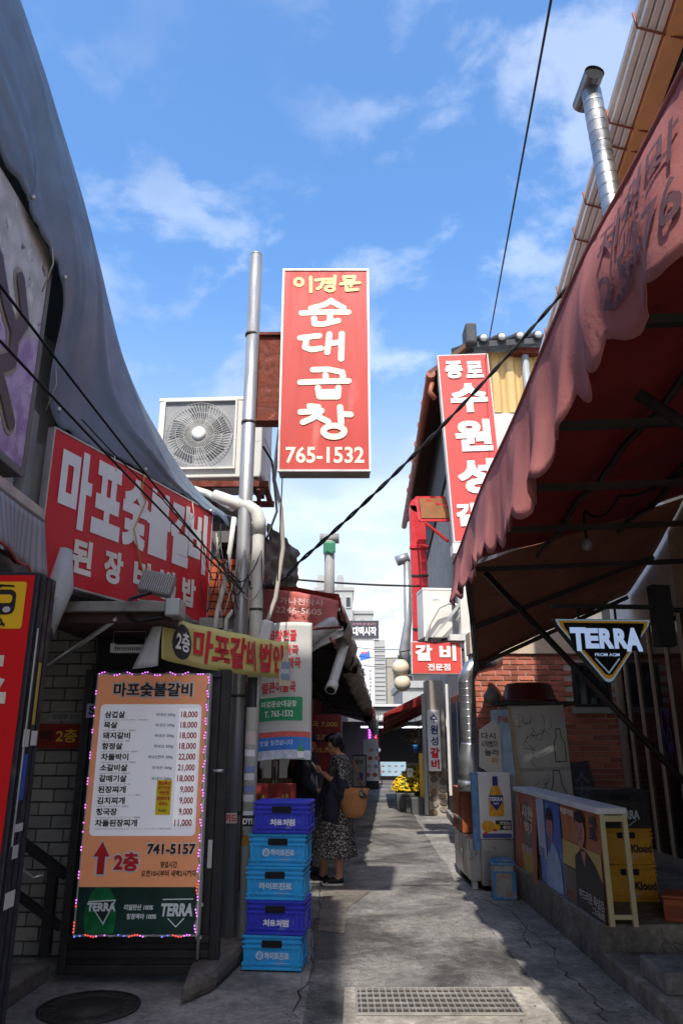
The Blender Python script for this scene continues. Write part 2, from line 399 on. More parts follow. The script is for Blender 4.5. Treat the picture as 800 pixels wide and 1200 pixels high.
REDF = mat('red_sign_face', 'b83d34', .45, var=.1, scale=2, dirt=.42, dcol='c9766a', dscale=2.2, stretch=(2.2, 1, .35), bump=.02)
REDM = mat('deep_red_sign_face', 'c0222c', .45, var=.06, scale=2, bump=.02)
CREAM = mat('cream_letter', 'efe6c6', .5, var=.05, bump=0)
YELL = mat('pale_yellow_letter', 'f3dc88', .5, var=.05, bump=0)
WHITEL = mat('white_letter', 'd9d9d6', .5, var=.06, bump=0)
ALU = mat('aluminium_frame', 'b9b8b4', .4, .6, var=.1, dirt=.3)
BLKC = mat('black_cable', '0e0e10', .6, bump=0)

# ------------------------------------------------------------------ left building with grey tarpaulin
lb = thing('corner_building', 'low grey corner building under the grey tarpaulin on the left', 'building')
MB().prism([(-2.25, -1.5), (-2.1, 4.35), (-1.28, 6.62), (-1.28, 7.3), (-7, 7.3), (-7, -1.5)], 2.52, 3.45, 'z').build('upper_wall', STUCCO, lb)
MB().prism([(-2.3, -1.5), (-2.25, 4.2), (-1.95, 5.1), (-2.3, 6.2), (-7, 6.2), (-7, -1.5)], 3.46, 4.3, 'z').build('loft_wall', STUCCO, lb)
MB().prism([(-2.7, -1.5), (-2.6, 3.9), (-7, 3.9), (-7, -1.5)], 0, 2.515, 'z').build('lower_wall', STUCCO, lb)
MB().prism([(-1.5, 6.62), (-1.15, 6.5), (-1.15, 7.3), (-1.5, 7.3)], 0, 2.515, 'z').build('pier', STUCCO, lb)
# exposed timber and steel uprights by the big red sign
for x, y, w, z0, z1, m in ((-2.03, 4.46, .07, 2.55, 3.62, STUCCO), (-2.06, 4.3, .05, 2.5, 3.7, WHITER), (-2.03, 4.16, .05, 2.5, 3.6, GALV)):
    MB().box(x - w / 2, x + w / 2, y - .05, y + .05, z0, z1).build('upright', m, lb, .006)
bk = mat('orange_brick', 'a8502f', .85, var=.3, bump=.2, rnd=.25)
for k in range(16):
    r, c = divmod(k, 2)
    MB().box(-1.2 + c * .115 + (.05 if r % 2 else 0), -1.09 + c * .115 + (.05 if r % 2 else 0), 6.44, 6.5, 2.6 + r * .064, 2.655 + r * .064).build('brick', bk, lb)

# unseen house added behind the camera; its deep canopy shades the left of the alley
bh = thing('shade_house', 'unseen rendered house added with a deep canopy to shade the left of the alley', 'building', (-8.3, -9.0, 0))
MB().box(0, 5.9, 0, 11.2, 0, 7.9).build('wall', STUCCO, bh); MB().box(-.2, 7.72, 2.0, 11.8, 7.95, 8.1).build('shade_canopy', mat('grey_roof', '5f5d5a', .8, dirt=.5), bh)
for k in range(9): MB().box(5.9, 7.7, 2.3 + k * 1.15, 2.38 + k * 1.15, 7.8, 7.945).build('canopy_beam', GALV, bh)
for r in range(3):
    for k in range(3):
        wd = MB().box(5.9, 5.94, .6 + k * 3.4, 1.9 + k * 3.4, 1.0 + r * 2.4, 2.4 + r * 2.4).build('window', ALU, bh); MB().box(5.94, 5.95, .7 + k * 3.4, 1.8 + k * 3.4, 1.1 + r * 2.4, 2.3 + r * 2.4).build('pane', glass('dim_glass', '1a1f22'), wd)
# stairwell: grey painted brick wall behind the door, stairs rail
sw = thing('stairwell_wall', 'dark grey painted brick wall of the stairwell beside the menu board', 'wall', (-3.6, 6.3, 0))
MB().box(0, 2.7, .03, .12, .0, 2.55).build('mortar', mat('grey_mortar', '55524d', .95, bump=.2), sw)
gbm = mat('grey_painted_brick', '8e8a82', .8, var=.2, bump=.25, rnd=.18, dirt=.3)
gb = MB().box(0, .204, 0, .04, 0, .088).build('brick', gbm, sw, .006); first = True
for r in range(26):
    for k in range(9):
        x = 1.0 + k * .214 - (.107 if r % 2 else 0)
        if x < .85 or x > 2.5: continue
        if first: gb.location = (x, 0, .02 + r * .098); first = False
        else: share(gb, sw, (x, random.uniform(-.004, .004), .02 + r * .098))
t = thing('stair_banner', 'small dark red banner with yellow letters on the stairwell brick', 'banner', (-2.5, 6.26, 1.5))
MB().box(-.3, .4, 0, .012, 0, .19).build('cloth', mat('dark_red_cloth', '7e1b17', .7), t)
lettering(t, [('갈비', -.02, .16, .05, .145, .03)], ink('20130f'), -.004)
lettering(t, [('2층', .2, .37, .045, .15, .02)], ink('d9a92c'), -.004)
t = thing('stair_notice', 'little pale notice strip above the red stairwell banner', 'sign', (-2.37, 6.27, 1.71))
MB().box(0, .26, 0, .01, 0, .07).build('plate', mat('dim_plate', '8d8a84', .6), t); lettering(t, [('영업중 환영', .02, .24, .018, .055, .01)], ink('3d3937'))
rl = thing('stair_rail', 'black steel stair handrail rising behind the menu door', 'handrail', (0, 0, 0))
MB().bar((-2.75, 5.95, 1.1), (-2.0, 5.95, .62), .06).build('rail', DSTEEL, rl); MB().bar((-2.75, 5.95, .75), (-2.0, 5.95, .28), .05).build('rail', DSTEEL, rl)
for x, z in ((-2.1, .66), (-2.5, .93)): MB().box(x - .035, x + .035, 5.92, 5.98, .11, z).build('post', DSTEEL, rl)
MB().tube([(-2.45, 5.85, .78), (-2.2, 5.85, .62), (-2.13, 5.86, .64)], .012).build('chrome_bar', ALU, rl)

# steel door that stands open to the alley, facing the camera
d = thing('steel_door', 'black ribbed steel door standing open behind the menu board', 'door', (-1.92, 5.7, .05))
MB().box(.05, 1.03, .02, .045, .04, 1.98).build('panel', DSTEEL, d)
for x0, x1 in ((0, .06), (1.02, 1.09)): MB().box(x0, x1, -.012, .06, 0, 2.02).build('stile', DSTEEL, d, .006)
for z0, z1 in ((0, .06), (.1, .15), (.19, .24), (1.96, 2.02)): MB().box(.06, 1.02, -.01, .05, z0, z1).build('rail', DSTEEL, d, .006)
for k in range(20): MB().box(.075 + k * .048, .1 + k * .048, .004, .03, .26, 1.95).build('rib', DSTEEL, d)
MB().box(.02, .95, .14, .2, 1.9, 2.33).build('shade_panel', DSTEEL, d)  # dark panel put in for the darkness behind the door top
sl = MB().tube([(.95, -.03, .1), (.95, -.03, .62)], .011).build('bolt', ALU, d); MB().box(.93, .97, -.03, -.012, .42, .44).build('bracket', ALU, sl); MB().box(.93, .97, -.03, -.012, .22, .24).build('bracket', ALU, sl)
MB().box(.985, 1.015, -.03, -.013, .66, .84).build('hinge', ALU, d); MB().tube([(1.0, -.04, 1.3), (1.06, -.05, 1.3), (1.06, -.02, 1.3)], .012).build('handle', ALU, d)
t = thing('letter_plate', 'small square plate with an S mark beside the menu board top', 'sign', (-1.885, 5.68, 1.72))
MB().box(0, .085, 0, .008, 0, .1).build('plate', mat('lilac_plate', '8d8aa0', .5), t, .006); lettering(t, [('S', .02, .065, .02, .085, .03)], ink('1c1a24'))

# menu light box
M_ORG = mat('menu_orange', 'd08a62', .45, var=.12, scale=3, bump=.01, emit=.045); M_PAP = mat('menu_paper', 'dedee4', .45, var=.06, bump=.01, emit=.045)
mn = thing('menu_board', 'tall orange and white menu board framed by pink LED dots', 'menu board', (-1.79, 5.56, .31))
W, Hh = .83, 1.72
MB().box(0, W, 0, .1, 0, Hh).build('case', mat('case_white', 'c9c8c4', .5, dirt=.3), mn, .004)
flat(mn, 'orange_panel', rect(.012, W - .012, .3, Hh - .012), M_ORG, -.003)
flat(mn, 'green_panel', rect(.012, W - .012, .012, .3), mat('beer_green', '16352c', .4, var=.5, scale=5, bump=.01), -.003)
def rrect(x0, x1, z0, z1, r=.03, n=5):
    P = []
    for cx, cz, a in ((x1 - r, z0 + r, -90), (x1 - r, z1 - r, 0), (x0 + r, z1 - r, 90), (x0 + r, z0 + r, 180)):
        P += [(cx + r * math.cos(R(a + 90 * i / n)), cz + r * math.sin(R(a + 90 * i / n))) for i in range(n + 1)]
    return P
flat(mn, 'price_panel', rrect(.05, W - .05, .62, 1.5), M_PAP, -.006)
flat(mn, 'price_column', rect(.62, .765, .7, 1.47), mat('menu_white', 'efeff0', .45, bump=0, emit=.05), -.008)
lettering(mn, [('마포숯불갈비', .13, .71, 1.545, 1.66, .075)], ink('c8c6c2'), -.007)
lettering(mn, [('마포숯불갈비', .135, .705, 1.555, 1.65, .03)], ink('2a2830'), -.010)
rows = [('삼겹살', '국내산 200g', '18,000', 'grilled pork belly / サムギョプサル / 烤五花肉'), ('목살', '국내산 200g', '18,000', 'pork shoulder / モクサル / 猪颈肉'),
        ('돼지갈비', '국내산 200g', '18,000', 'pork ribs / デジカルビ / 猪排'), ('항정살', '국내산 200g', '18,000', 'pork shoulder / ハンジョンサル / 猪颈肉'),
        ('차돌박이', '국내산한우 200g', '22,000', 'brisket point / チャドルバギ / 牛胸肉'), ('소갈비살', '미국산 200g', '21,000', 'beef rib / ソカルビサル / 牛肋条肉'),
        ('갈매기살', '국내산 200g', '18,000', 'pork skirt / カルメギサル / 护心肉'), ('된장찌개', '', '9,000', 'soybean paste stew / テンジャンチゲ / 大酱汤'),
        ('김치찌개', '', '9,000', 'kimchi stew / キムチチゲ / 泡菜汤'), ('청국장', '', '9,000', 'rich soybean paste / チョングクチャン / 清麴酱'),
        ('차돌된장찌개', '', '11,000', 'soybean paste stew with brisket point / チャドルデンジャンチゲ / 牛胸肉大酱汤')]
A, B, Cc, D = [], [], [], []
for i, (a, b, c_, d_) in enumerate(rows):
    z = 1.405 - i * .0725
    A.append((a, .085, .085 + .0485 * len(a), z, z + .046, .035)); D.append((c_, .635 if len(c_) > 5 else .66, .755, z - .004, z + .046, .025))
    B.append((d_, .085, .085 + .0088 * len(d_), z - .021, z - .008, .0))
    if b: Cc.append((b, .59 - .0172 * len(b), .592, z + .008, z + .034, .015))
lettering(mn, A, ink('1d1c20'), -.009); lettering(mn, B, ink('55555c'), -.009); lettering(mn, Cc, ink('33456e'), -.009); lettering(mn, D, ink('a8232b'), -.011)
flat(mn, 'yellow_sticker', rect(.495, .6, .755, .985), mat('sticker_yellow', 'dfc41b', .5), -.010)
lettering(mn, [('점심특선', .505, .59, .95, .975, .03), ('오구만원', .505, .59, .92, .945, .03), ('계란찜', .51, .585, .885, .912, .03), ('된장찌개', .505, .59, .85, .877, .03), ('서비스', .515, .58, .815, .842, .03)], ink('c02a22'), -.013)
lettering(mn, [('Kelly', .52, .575, .77, .795, .02)], ink('3a3330'), -.013)
ar = [(.075, .38), (.125, .38), (.125, .49), (.155, .49), (.1, .585), (.045, .49), (.075, .49)]
flat(mn, 'arrow_outline', [(p[0] * 1.0 + (.012 if p[0] > .1 else -.012 if p[0] < .1 else 0) + .05, p[1] + (.014 if p[1] > .5 else -.012)) for p in ar], ink('d5d3cf'), -.006)
flat(mn, 'arrow', [(p[0] + .05, p[1]) for p in ar], ink('c3202a'), -.009)
lettering(mn, [('2층', .235, .41, .395, .52, .09)], ink('d5d3cf'), -.006); lettering(mn, [('2층', .24, .405, .4, .515, .045)], ink('c3202a'), -.009)
lettering(mn, [('741-5157', .455, .795, .5, .575, .06)], ink('d5d3cf'), -.006); lettering(mn, [('741-5157', .46, .79, .505, .57, .035)], ink('1d1c20'), -.009)
lettering(mn, [('영업시간', .555, .67, .42, .46, .03), ('오전10시부터 새벽2시까지', .43, .8, .365, .405, .03)], ink('2a2320'), -.007)
bt = mat('bottle_green', '1e6a3c', .2, var=.4, scale=12, bump=0)
flat(mn, 'bottle_print', [(.08, .02), (.27, .02), (.285, .12), (.26, .24), (.22, .296), (.13, .296), (.09, .24), (.065, .12)], bt, -.006)
flat(mn, 'badge', [(.085, .215), (.275, .225), (.2, .07)], ink('c9d3cf'), -.008); flat(mn, 'badge_field', [(.1, .208), (.262, .216), (.198, .086)], ink('14201c'), -.010)
lettering(mn, [('TERRA', .085, .275, .155, .205, .045)], ink('d5dcda'), -.012)
lettering(mn, [('리얼탄산 100%', .33, .525, .16, .195, .035), ('청정맥아 100%', .35, .55, .105, .14, .035), ('TERRA', .575, .79, .125, .2, .05)], ink('d5dcda'), -.008, shear=.1)
mb = MB(); strokes(mb, [[(.59, .225), (.79, .228)], [(.63, .11), (.685, .06), (.735, .11)]], .007, -.008, lambda p: p); mb.build('logo_line', ink('d5dcda'), mn, fix=False)
def leds(n0, pts, m):
    mb = MB()
    for p in pts: mb.ball(p, .0048, .004, .0048, 6, 4)
    return mb.build(n0, m, mn)
PINK = mat('led_pink', 'e070f0', emit=.7, var=0, bump=0); REDL = mat('led_red', 'ff4a30', emit=.6, var=0, bump=0); BLUL = mat('led_blue', '5a6aff', emit=.7, var=0, bump=0)
pk, rd, bl = [], [], []; wire = []
for i in range(44):
    x = .02 + i * .0185; z = Hh - .004 + .012 * math.sin(i * .75) * (1 if i < 36 else .3)
    if i % 11 not in (4,): pk.append((x, -.016, z))
    wire.append((x, -.011, z))
for i in range(88):
    z = Hh - .03 - i * .0193; x = W - .012 + .006 * math.sin(i * 1.1); wire.append((x, -.011, z)); (rd if 70 < i < 75 else pk).append((x, -.016, z))
for i in range(44):
    x = W - .03 - i * .0182; z = .008 + .006 * math.sin(i); wire.append((x, -.011, z))
    g = (i // 4) % 4
    if g == 0: pk.append((x, -.016, z))
    elif g == 1: rd.append((x, -.016, z))
    elif g == 2 and i % 2: bl.append((x, -.016, z))
for i in range(88):
    z = .03 + i * .0193; x = .008; wire.append((x, -.011, z))
    if i % 8 < 4: (rd if i < 9 else pk).append((x, -.016, z))
pk = [p for i, p in enumerate(pk) if i % 5 < 3]
leds('led_dots', pk, PINK)['kind'] = 'stuff'
leds('led_dots', rd, REDL)['kind'] = 'stuff'; leds('led_dots', bl, BLUL)['kind'] = 'stuff'
MB().tube(wire, .0032, 5).build('led_wire', mat('led_wire_grey', '9a969a', .5, bump=0), mn)

# tram sign light box at the far left
ms = thing('tram_light_box', 'red light box with yellow tram pictogram at the left edge', 'sign', (-2.15, 3.2, .2))
MB().box(0, .824, .006, .2, 0, 2.065).build('case', mat('scuffed_black', '22222a', .5, .2, var=.2, dirt=.45, dcol='56544f', dscale=7), ms, .006)
for k in range(3): MB().box(.824, .831, .03 + k * .055, .07 + k * .055, .004, 2.06).build('edge_trim', mat('scuffed_black', ''), ms)
flat(ms, 'red_face', rect(.01, .805, .01, 2.05), mat('red_backlit', 'c40a12', .35, var=.08, bump=0), 0)
flat(ms, 'yellow_field', rrect(.35, .775, 1.815, 2.02, .012), mat('tram_yellow', 'd9a816', .4, var=.08, bump=0), -.003)
bk_ = ink('141310')
MB().add([(x, -.006, z) for x, z in rrect(.5, .737, 1.875, 1.985, .03)], [tuple(range(24))]).build('tram_body', bk_, ms, fix=False)
flat(ms, 'tram_window', rrect(.52, .722, 1.925, 1.962, .014), mat('tram_yellow', ''), -.009); flat(ms, 'tram_number', rrect(.6, .665, 1.968, 1.98, .005), mat('tram_yellow', ''), -.009)
flat(ms, 'tram_lamp', ell(.703, 1.897, .017, .013), ink('a9a8a8'), -.009)
mb = MB(); strokes(mb, [[(.56, 2.0), (.62, 2.006), (.72, 2.0)], [(.62, 2.005), (.6, 1.985)], [(.67, 2.004), (.645, 1.985)], [(.67, 1.868), (.7, 1.828)], [(.55, 1.868), (.52, 1.828)], [(.53, 1.85), (.685, 1.853)], [(.52, 1.833), (.7, 1.833)]], .009, -.006, lambda p: p); mb.build('tram_lines', bk_, ms, fix=False)
lettering(ms, [('종', .42, .745, 1.36, 1.7, .03), ('로', .42, .745, .98, 1.3, .03), ('길', .42, .745, .6, .92, .03)], mat('faded_letter', 'c9bfae', .5), -.004)
MB().box(.835, .84, .02, .026, .95, 1.82).build('aluminium_strip', ALU, ms)
for z0, z1, y0, y1, m in ((1.33, 1.4, .02, .075, ink('d0cec8')), (1.335, 1.395, .1, .16, ink('cfcdc9')), (1.12, 1.3, .03, .085, ink('2450b0')), (1.16, 1.25, .04, .075, ink('c8cbd0')), (1.42, 1.68, .09, .115, ink('b0983a')), (1.0, 1.03, .04, .12, ink('c8c6c2')), (.9, .95, .05, .1, ink('b9b7b3')), (.72, .78, .03, .12, ink('c8c6c2'))):
    MB().box(.8315, .834 if z1 - z0 > .1 else .8335, y0, y1, z0, z1).build('sticker', m, ms)

# peeling painted sign box and small striped awning above it
pb = thing('peeling_sign_box', 'peeling white and purple painted sign box under the tarpaulin', 'sign', (-1.92, .6, 3.1))
def peel():
    m = bpy.data.materials.new('peeling_paint'); m.use_nodes = True; nt = m.node_tree; n = nt.nodes; l = nt.links; p = n['Principled BSDF']; p.inputs['Roughness'].default_value = .7
    tcn = n.new('ShaderNodeTexCoord')
    def nz(s, d, off, dist=0.):
        a = n.new('ShaderNodeMapping'); a.inputs['Location'].default_value = off; l.new(tcn.outputs['Object'], a.inputs[0])
        x = n.new('ShaderNodeTexNoise'); x.inputs['Scale'].default_value = s; x.inputs['Detail'].default_value = d; x.inputs['Distortion'].default_value = dist; l.new(a.outputs[0], x.inputs['Vector']); return x.outputs[0]
    def mix(v, a, b, c1, c2):
        r = n.new('ShaderNodeMapRange'); l.new(v, r.inputs[0]); r.inputs[1].default_value = a; r.inputs[2].default_value = b
        x = n.new('ShaderNodeMixRGB'); l.new(r.outputs[0], x.inputs[0])
        for i, c in ((1, c1), (2, c2)):
            if isinstance(c, str): x.inputs[i].default_value = lin(c)
            else: l.new(c, x.inputs[i])
        return x.outputs[0]
    sz = n.new('ShaderNodeSeparateXYZ'); l.new(tcn.outputs['Object'], sz.inputs[0])
    add = n.new('ShaderNodeMath'); add.operation = 'MULTIPLY_ADD'; l.new(nz(2, 6, (0, 0, 0), 1), add.inputs[0]); add.inputs[1].default_value = 1.0; l.new(sz.outputs[2], add.inputs[2])
    base = mix(nz(6, 7, (1, 2, 3)), .35, .7, 'cdc9c3', 'a29d96')
    pur = mix(nz(9, 6, (4, 2, 3)), .4, .6, '9d7ca6', 'bba6c2')
    col = mix(add.outputs[0], 1.28, 1.36, pur, base)
    col = mix(nz(3.5, 8, (7, 1, 0), .8), .56, .6, col, 'd6d2ca'); col = mix(nz(14, 6, (2, 8, 0)), .63, .7, col, '5b4c4a')
    l.new(col, p.inputs['Base Color']); b = n.new('ShaderNodeBump'); b.inputs['Strength'].default_value = .4; l.new(nz(3.5, 8, (7, 1, 0), .8), b.inputs['Height']); l.new(b.outputs[0], p.inputs['Normal']); return m
MB().box(-.2, .02, 0, 3.55, 0, 1.52).build('box', peel(), pb, .01)
MB().box(-.21, .028, -.01, 3.56, -.05, -.002).build('bottom_rail', mat('grey_rail', '6e6a66', .7, dirt=.5), pb, .006); MB().box(-.0, .03, 3.552, 3.58, -.03, 1.5).build('edge_rail', mat('grey_rail', ''), pb)
mb = MB(); cur = [(2.9, 1.0), (3.05, .82), (3.2, .72), (3.22, .55), (3.05, .42), (3.2, .3), (3.3, .2)]
for w_, m_, yy in ((.16, ink('9d8f80'), .024), (.10, ink('4c3b42'), .034)):
    q = MB(); strokes(q, [cur, [(3.18, 1.05), (3.3, .86), (3.22, .72)]], w_, 0, lambda p: p); q.v = [(yy - v[1] , v[0], v[2]) for v in q.v]; q.build('painted_swirl', m_, pb, fix=False)
sa = thing('striped_awning', 'small faded striped awning with red hem above the tram light box', 'awning', (-1.78, 1.5, 2.55))
MB().box(-.06, .0, 0, 2.75, .27, .33).build('rail', GALV, sa, .004); MB().box(-.06, .015, 0, 2.755, .245, .262).build('rail', mat('grey_rail', ''), sa)
def stripes():
    m = mat('striped_cloth', '8f9094', .8, var=.2, dirt=.4, dcol='6f655a'); nt = m.node_tree; n = nt.nodes; l = nt.links
    w = n.new('ShaderNodeTexWave'); w.bands_direction = 'Y'; w.inputs['Scale'].default_value = 5; w.inputs['Distortion'].default_value = .6; t_ = n.new('ShaderNodeTexCoord'); l.new(t_.outputs['Object'], w.inputs[0])
    cr = n.new('ShaderNodeValToRGB'); e = cr.color_ramp.elements; e[0].color = lin('5c6f8f'); e[1].color = lin('a49a86'); e.new(.35).color = lin('9aa0a6'); e.new(.55).color = lin('a5705a'); e.new(.7).color = lin('9a968e')
    l.new(w.outputs['Fac'], cr.inputs[0]); mx = n.new('ShaderNodeMixRGB'); mx.inputs[0].default_value = .75; p = n['Principled BSDF']; src = p.inputs['Base Color'].links[0].from_socket
    l.new(src, mx.inputs[1]); l.new(cr.outputs[0], mx.inputs[2]); l.new(mx.outputs[0], p.inputs['Base Color']); return m
def sfn(u, v):
    y = 2.75 * u; drop = .27 + .05 * math.sin(u * 9) + (.0 if u < .95 else .05)
    return (.012 + .035 * v + .03 * v * math.sin(u * 26), y, .255 - v * drop)
MB().grid(sfn, 60, 6, .004).build('valance', stripes(), sa)
MB().tube([sfn(i / 60, 1.0) for i in range(61)], .008, 6).build('red_hem', ink('a8332b'), sa)
tb = thing('bundled_tarp', 'bundle of dark and white tarpaulin stuffed under the striped awning', 'tarpaulin', (-1.95, 3.4, 2.3))
def bfn(u, v):
    a = 2 * math.pi * v; r = .13 + .04 * wav(u * 5, math.cos(a) * 1.5, math.sin(a) * 1.5); return (.1 + r * math.cos(a) * .8, .9 * u, .12 + .9 * (u * .0) + r * math.sin(a))
MB().grid(bfn, 24, 18).build('dark_roll', mat('dark_tarp', '26272c', .5, bump=.2), tb)
MB().tube([(.12, 1.35, .45), (.14, 1.3, .2), (.1, 1.25, -.1), (.12, 1.2, .12)], [.06, .09, .06, .05], 12).build('white_roll', mat('dirty_white_tarp', 'a7a5a3', .5, bump=.3, bscale=12), tb)

# grey tarpaulin over the roof
RID = [(-2.05, -1.6, 6.9), (-2.0, .5, 6.6), (-1.98, 3.2, 5.98), (-1.9, 3.84, 5.61), (-1.8, 4.57, 5.04), (-1.72, 5.37, 4.43), (-1.5, 6.07, 3.98), (-1.25, 6.68, 3.70), (-.92, 6.95, 3.55)]
BOT = [(-2.1, -1.6, 4.9), (-2.08, .5, 4.8), (-1.88, 3.3, 4.66), (-1.86, 3.75, 4.57), (-1.84, 4.27, 4.38), (-1.93, 4.55, 3.64), (-1.6, 5.35, 3.57), (-1.26, 6.2, 3.54), (-1.0, 6.72, 3.45)]
def cat(P, t):
    n = len(P) - 1; f = t * n; i = min(int(f), n - 1); f -= i; q = [Vector(P[max(0, min(n, k))]) for k in (i - 1, i, i + 1, i + 2)]
    return .5 * ((2 * q[1]) + (q[2] - q[0]) * f + (2 * q[0] - 5 * q[1] + 4 * q[2] - q[3]) * f * f + (3 * q[1] - q[0] - 3 * q[2] + q[3]) * f ** 3)
def tfn(u, v):
    if v < .62:
        s = v / .62; a = cat(BOT, u).lerp(cat(RID, u), s)
        fold = .07 * math.sin(math.pi * s) * wav(u * 7 + s * 1.2, s * .4, 1) + .07 * math.sin(math.pi * s) ** .7 * abs(wav(u * 15 + s * 7, s * .25, 5)) ** 1.4 + .05 * math.sin(math.pi * s)
        e = .03 * wav(u * 40, 3) * (1 - s) + .05 * wav(u * 60, 9) * max(0, 1 - s * 4)
        return a + Vector((fold, -fold * .4, e))
    s = (v - .62) / .38; a = cat(RID, u); return a + Vector((-4.5 * s, .4 * s, .5 * math.sin(s * 3) * .6 - .25 * s + .03 * wav(u * 20, s * 5)))
MTARP = mat('grey_tarpaulin', '64717f', .52, var=.14, scale=3, dirt=.4, dcol='87909a', dscale=2.2, bump=.14, bscale=30, spec=.5)
tp = thing('roof_tarpaulin', 'large wrinkled blue-grey tarpaulin draped over the left roof', 'tarpaulin')
MB().grid(tfn, 170, 40, .006).build('sheet', MTARP, tp)
for i in range(0, 14, 3):
    q = Vector(tfn(.34 + i * .047, .03)) + Vector((.012, -.004, 0)); MB().ball(q, .016, .01, .016, 8, 5).build('eyelet', ALU, tp)
for i in (2, 5, 8, 11): q = Vector(tfn(.34 + i * .047, .03)); MB().tube([q, q + Vector((.03, -.02, -.14)), q + Vector((-.05, .05, -.3))], .005, 5).build('tie_rope', mat('rope_pale', 'a09a8c', .8), tp)

# big red sign on the angled wall
th = math.atan2(6.45 - 4.55, -1.15 + 1.87); L = math.hypot(1.9, .72)
rs = thing('charcoal_ribs_sign', 'large deep red sign with white letters 마포숯불갈비 on the left building', 'sign', (-1.89, 4.53, 2.53), th)
MB().box(0, L, 0, .06, 0, 1.0).build('panel', REDM, rs, .004)
for a in ((-.012, 0, -.004, .05, -.01, 1.01), (L, L + .012, -.004, .05, -.01, 1.01), (0, L, -.004, .05, -.014, 0), (0, L, -.004, .05, 1.0, 1.013)): MB().box(*a).build('trim', ALU, rs)
xs = [.1, .44, .77, 1.08, 1.4, 1.68]; 
lettering(rs, [(c, x, x + .3 if i < 5 else x + .27, .40 + (.02 if i else .0), .93, .055) for i, (c, x) in enumerate(zip('마포숯불갈비', xs))], WHITEL, -.004)
lettering(rs, [(c, x, x + .2, .1, .33, .05) for c, x in zip('된장비빔밥', (.28, .62, .96, 1.3, 1.62))], mat('cream_white_letter', 'd8d2c4', .5), -.004)
MB().tube([(.98, -.012, 1.02), (.95, -.02, .85), (1.02, -.015, .8), (.9, -.015, .55), (1.05, -.015, .25), (1.12, -.015, .22), (1.07, -.02, .26), (1.12, -.015, .3)], .006, 5).build('yellow_string', ink('b98f3a'), rs)

# projecting canopy ledge under it, strut, electric fly lamp, flood light
cl = thing('canopy_ledge', 'narrow grey canopy ledge projecting above the menu door', 'canopy', (-2.05, 4.98, 2.36))
MB().box(0, .9, 0, .8, .03, .1).build('slab', mat('weathered_sheet', '7d7a73', .8, dirt=.5, dcol='453a33', bump=.2), cl, .008)
MB().box(.02, .88, .05, .8, -.04, .028).build('soffit', mat('soffit_brown', '3a2623', .8, dirt=.4), cl); MB().box(.86, .96, -.015, .2, .0, .12).build('end_bracket', GALV, cl, .01)
tag(MB().tube([(-2.2, 5.5, 2.03), (-1.52, 5.03, 2.35)], .017, 10).build('canopy_strut', GALV), 'thin round steel strut propping the grey canopy ledge', 'strut')
t = thing('electric_lamp', 'white slatted lamp hanging under the canopy ledge', 'lamp', (-1.65, 5.36, 2.16))
wm = mat('lamp_white', 'b8b8b4', .5); MB().box(0, .25, 0, .05, .04, .055).build('top', wm, t); MB().box(0, .25, 0, .05, 0, .012).build('tray', wm, t); MB().box(0, .03, -.005, .055, 0, .065).build('end_cap', wm, t)
for k in range(15): MB().box(.042 + k * .0135, .047 + k * .0135, 0, .005, .012, .042).build('slat', wm, t)
MB().tube([(.01, .02, .06), (.01, .02, .15), (.24, .02, .15), (.24, .02, .06)], .002, 4).build('hanger', wm, t)
fl = thing('flood_light', 'finned grey floodlight clamped at the corner of the canopy ledge', 'floodlight', (-1.33, 5.28, 2.5))
fm = mat('grey_alu', '9c9a96', .5, .5, dirt=.3)
mx = Matrix.Translation((.0, 0, .14)) @ Matrix.Rotation(R(12), 4, 'Y') @ Matrix.Rotation(R(-14), 4, 'X')
MB().box(-.12, .12, -.03, .04, -.08, .08, mx).build('housing', fm, fl, .01)
for k in range(15): MB().box(-.112 + k * .016, -.106 + k * .016, -.052, -.031, -.075, .075, mx).build('fin', fm, fl)
MB().tube([(-.13, 0, .14), (-.13, 0, .02), (.13, 0, .0), (.13, 0, .12)], .009, 6).build('yoke', fm, fl)
cable('lamp_cable', 'black looped cable below the floodlight', [(-1.35, 5.2, 2.56), (-1.46, 5.1, 2.5), (-1.47, 5.05, 2.38), (-1.38, 5.0, 2.33), (-1.2, 5.02, 2.36)], .014, BLKC, n=6)

# ------------------------------------------------------------------ pole, down pipe, projecting sign
po = thing('steel_pole', 'tall galvanised steel pole carrying the projecting red sign', 'pole', (-.86, 6.33, 0))
MB().tube([(0, 0, .02), (0, 0, 3.2), (.01, 0, 6.18)], .062, 18).build('shaft', mat('galv_pole', '9d9e9e', .42, .65, var=.2, dirt=.45, dcol='7b5238', dscale=3, stretch=(2, 2, .3)), po)
MB().lathe([(.062, 0), (.055, .03), (.02, .045)], (.01, 0, 6.18), 18).build('cap', GALV, po)
for z in (5.28, 4.36, 1.9, 1.0): MB().lathe([(.066, 0), (.068, .012), (.066, .025)], (0, 0, z), 18).build('band', mat('band_dark', '3a3634', .6, .4), po)
dp = thing('down_pipe', 'white plastic down pipe with stickers beside the steel pole', 'pipe', (-.73, 6.32, 0))
MB().tube([(0, 0, .13), (0, 0, 3.35), (0, .0, 3.42), (-.03, 0, 3.5), (-.1, 0, 3.55), (-.42, .05, 3.68)], .054, 16).build('pipe', PVC, dp)
MB().tube([(0, 0, 3.3), (0, 0, 3.42), (-.035, 0, 3.51), (-.11, 0, 3.56), (-.18, .01, 3.585)], .062, 16).build('elbow', PVC, dp)
for z in (2.62, .98): MB().lathe([(.058, 0), (.06, .01), (.058, .02)], (0, 0, z), 16).build('clip', mat('band_dark', ''), dp)
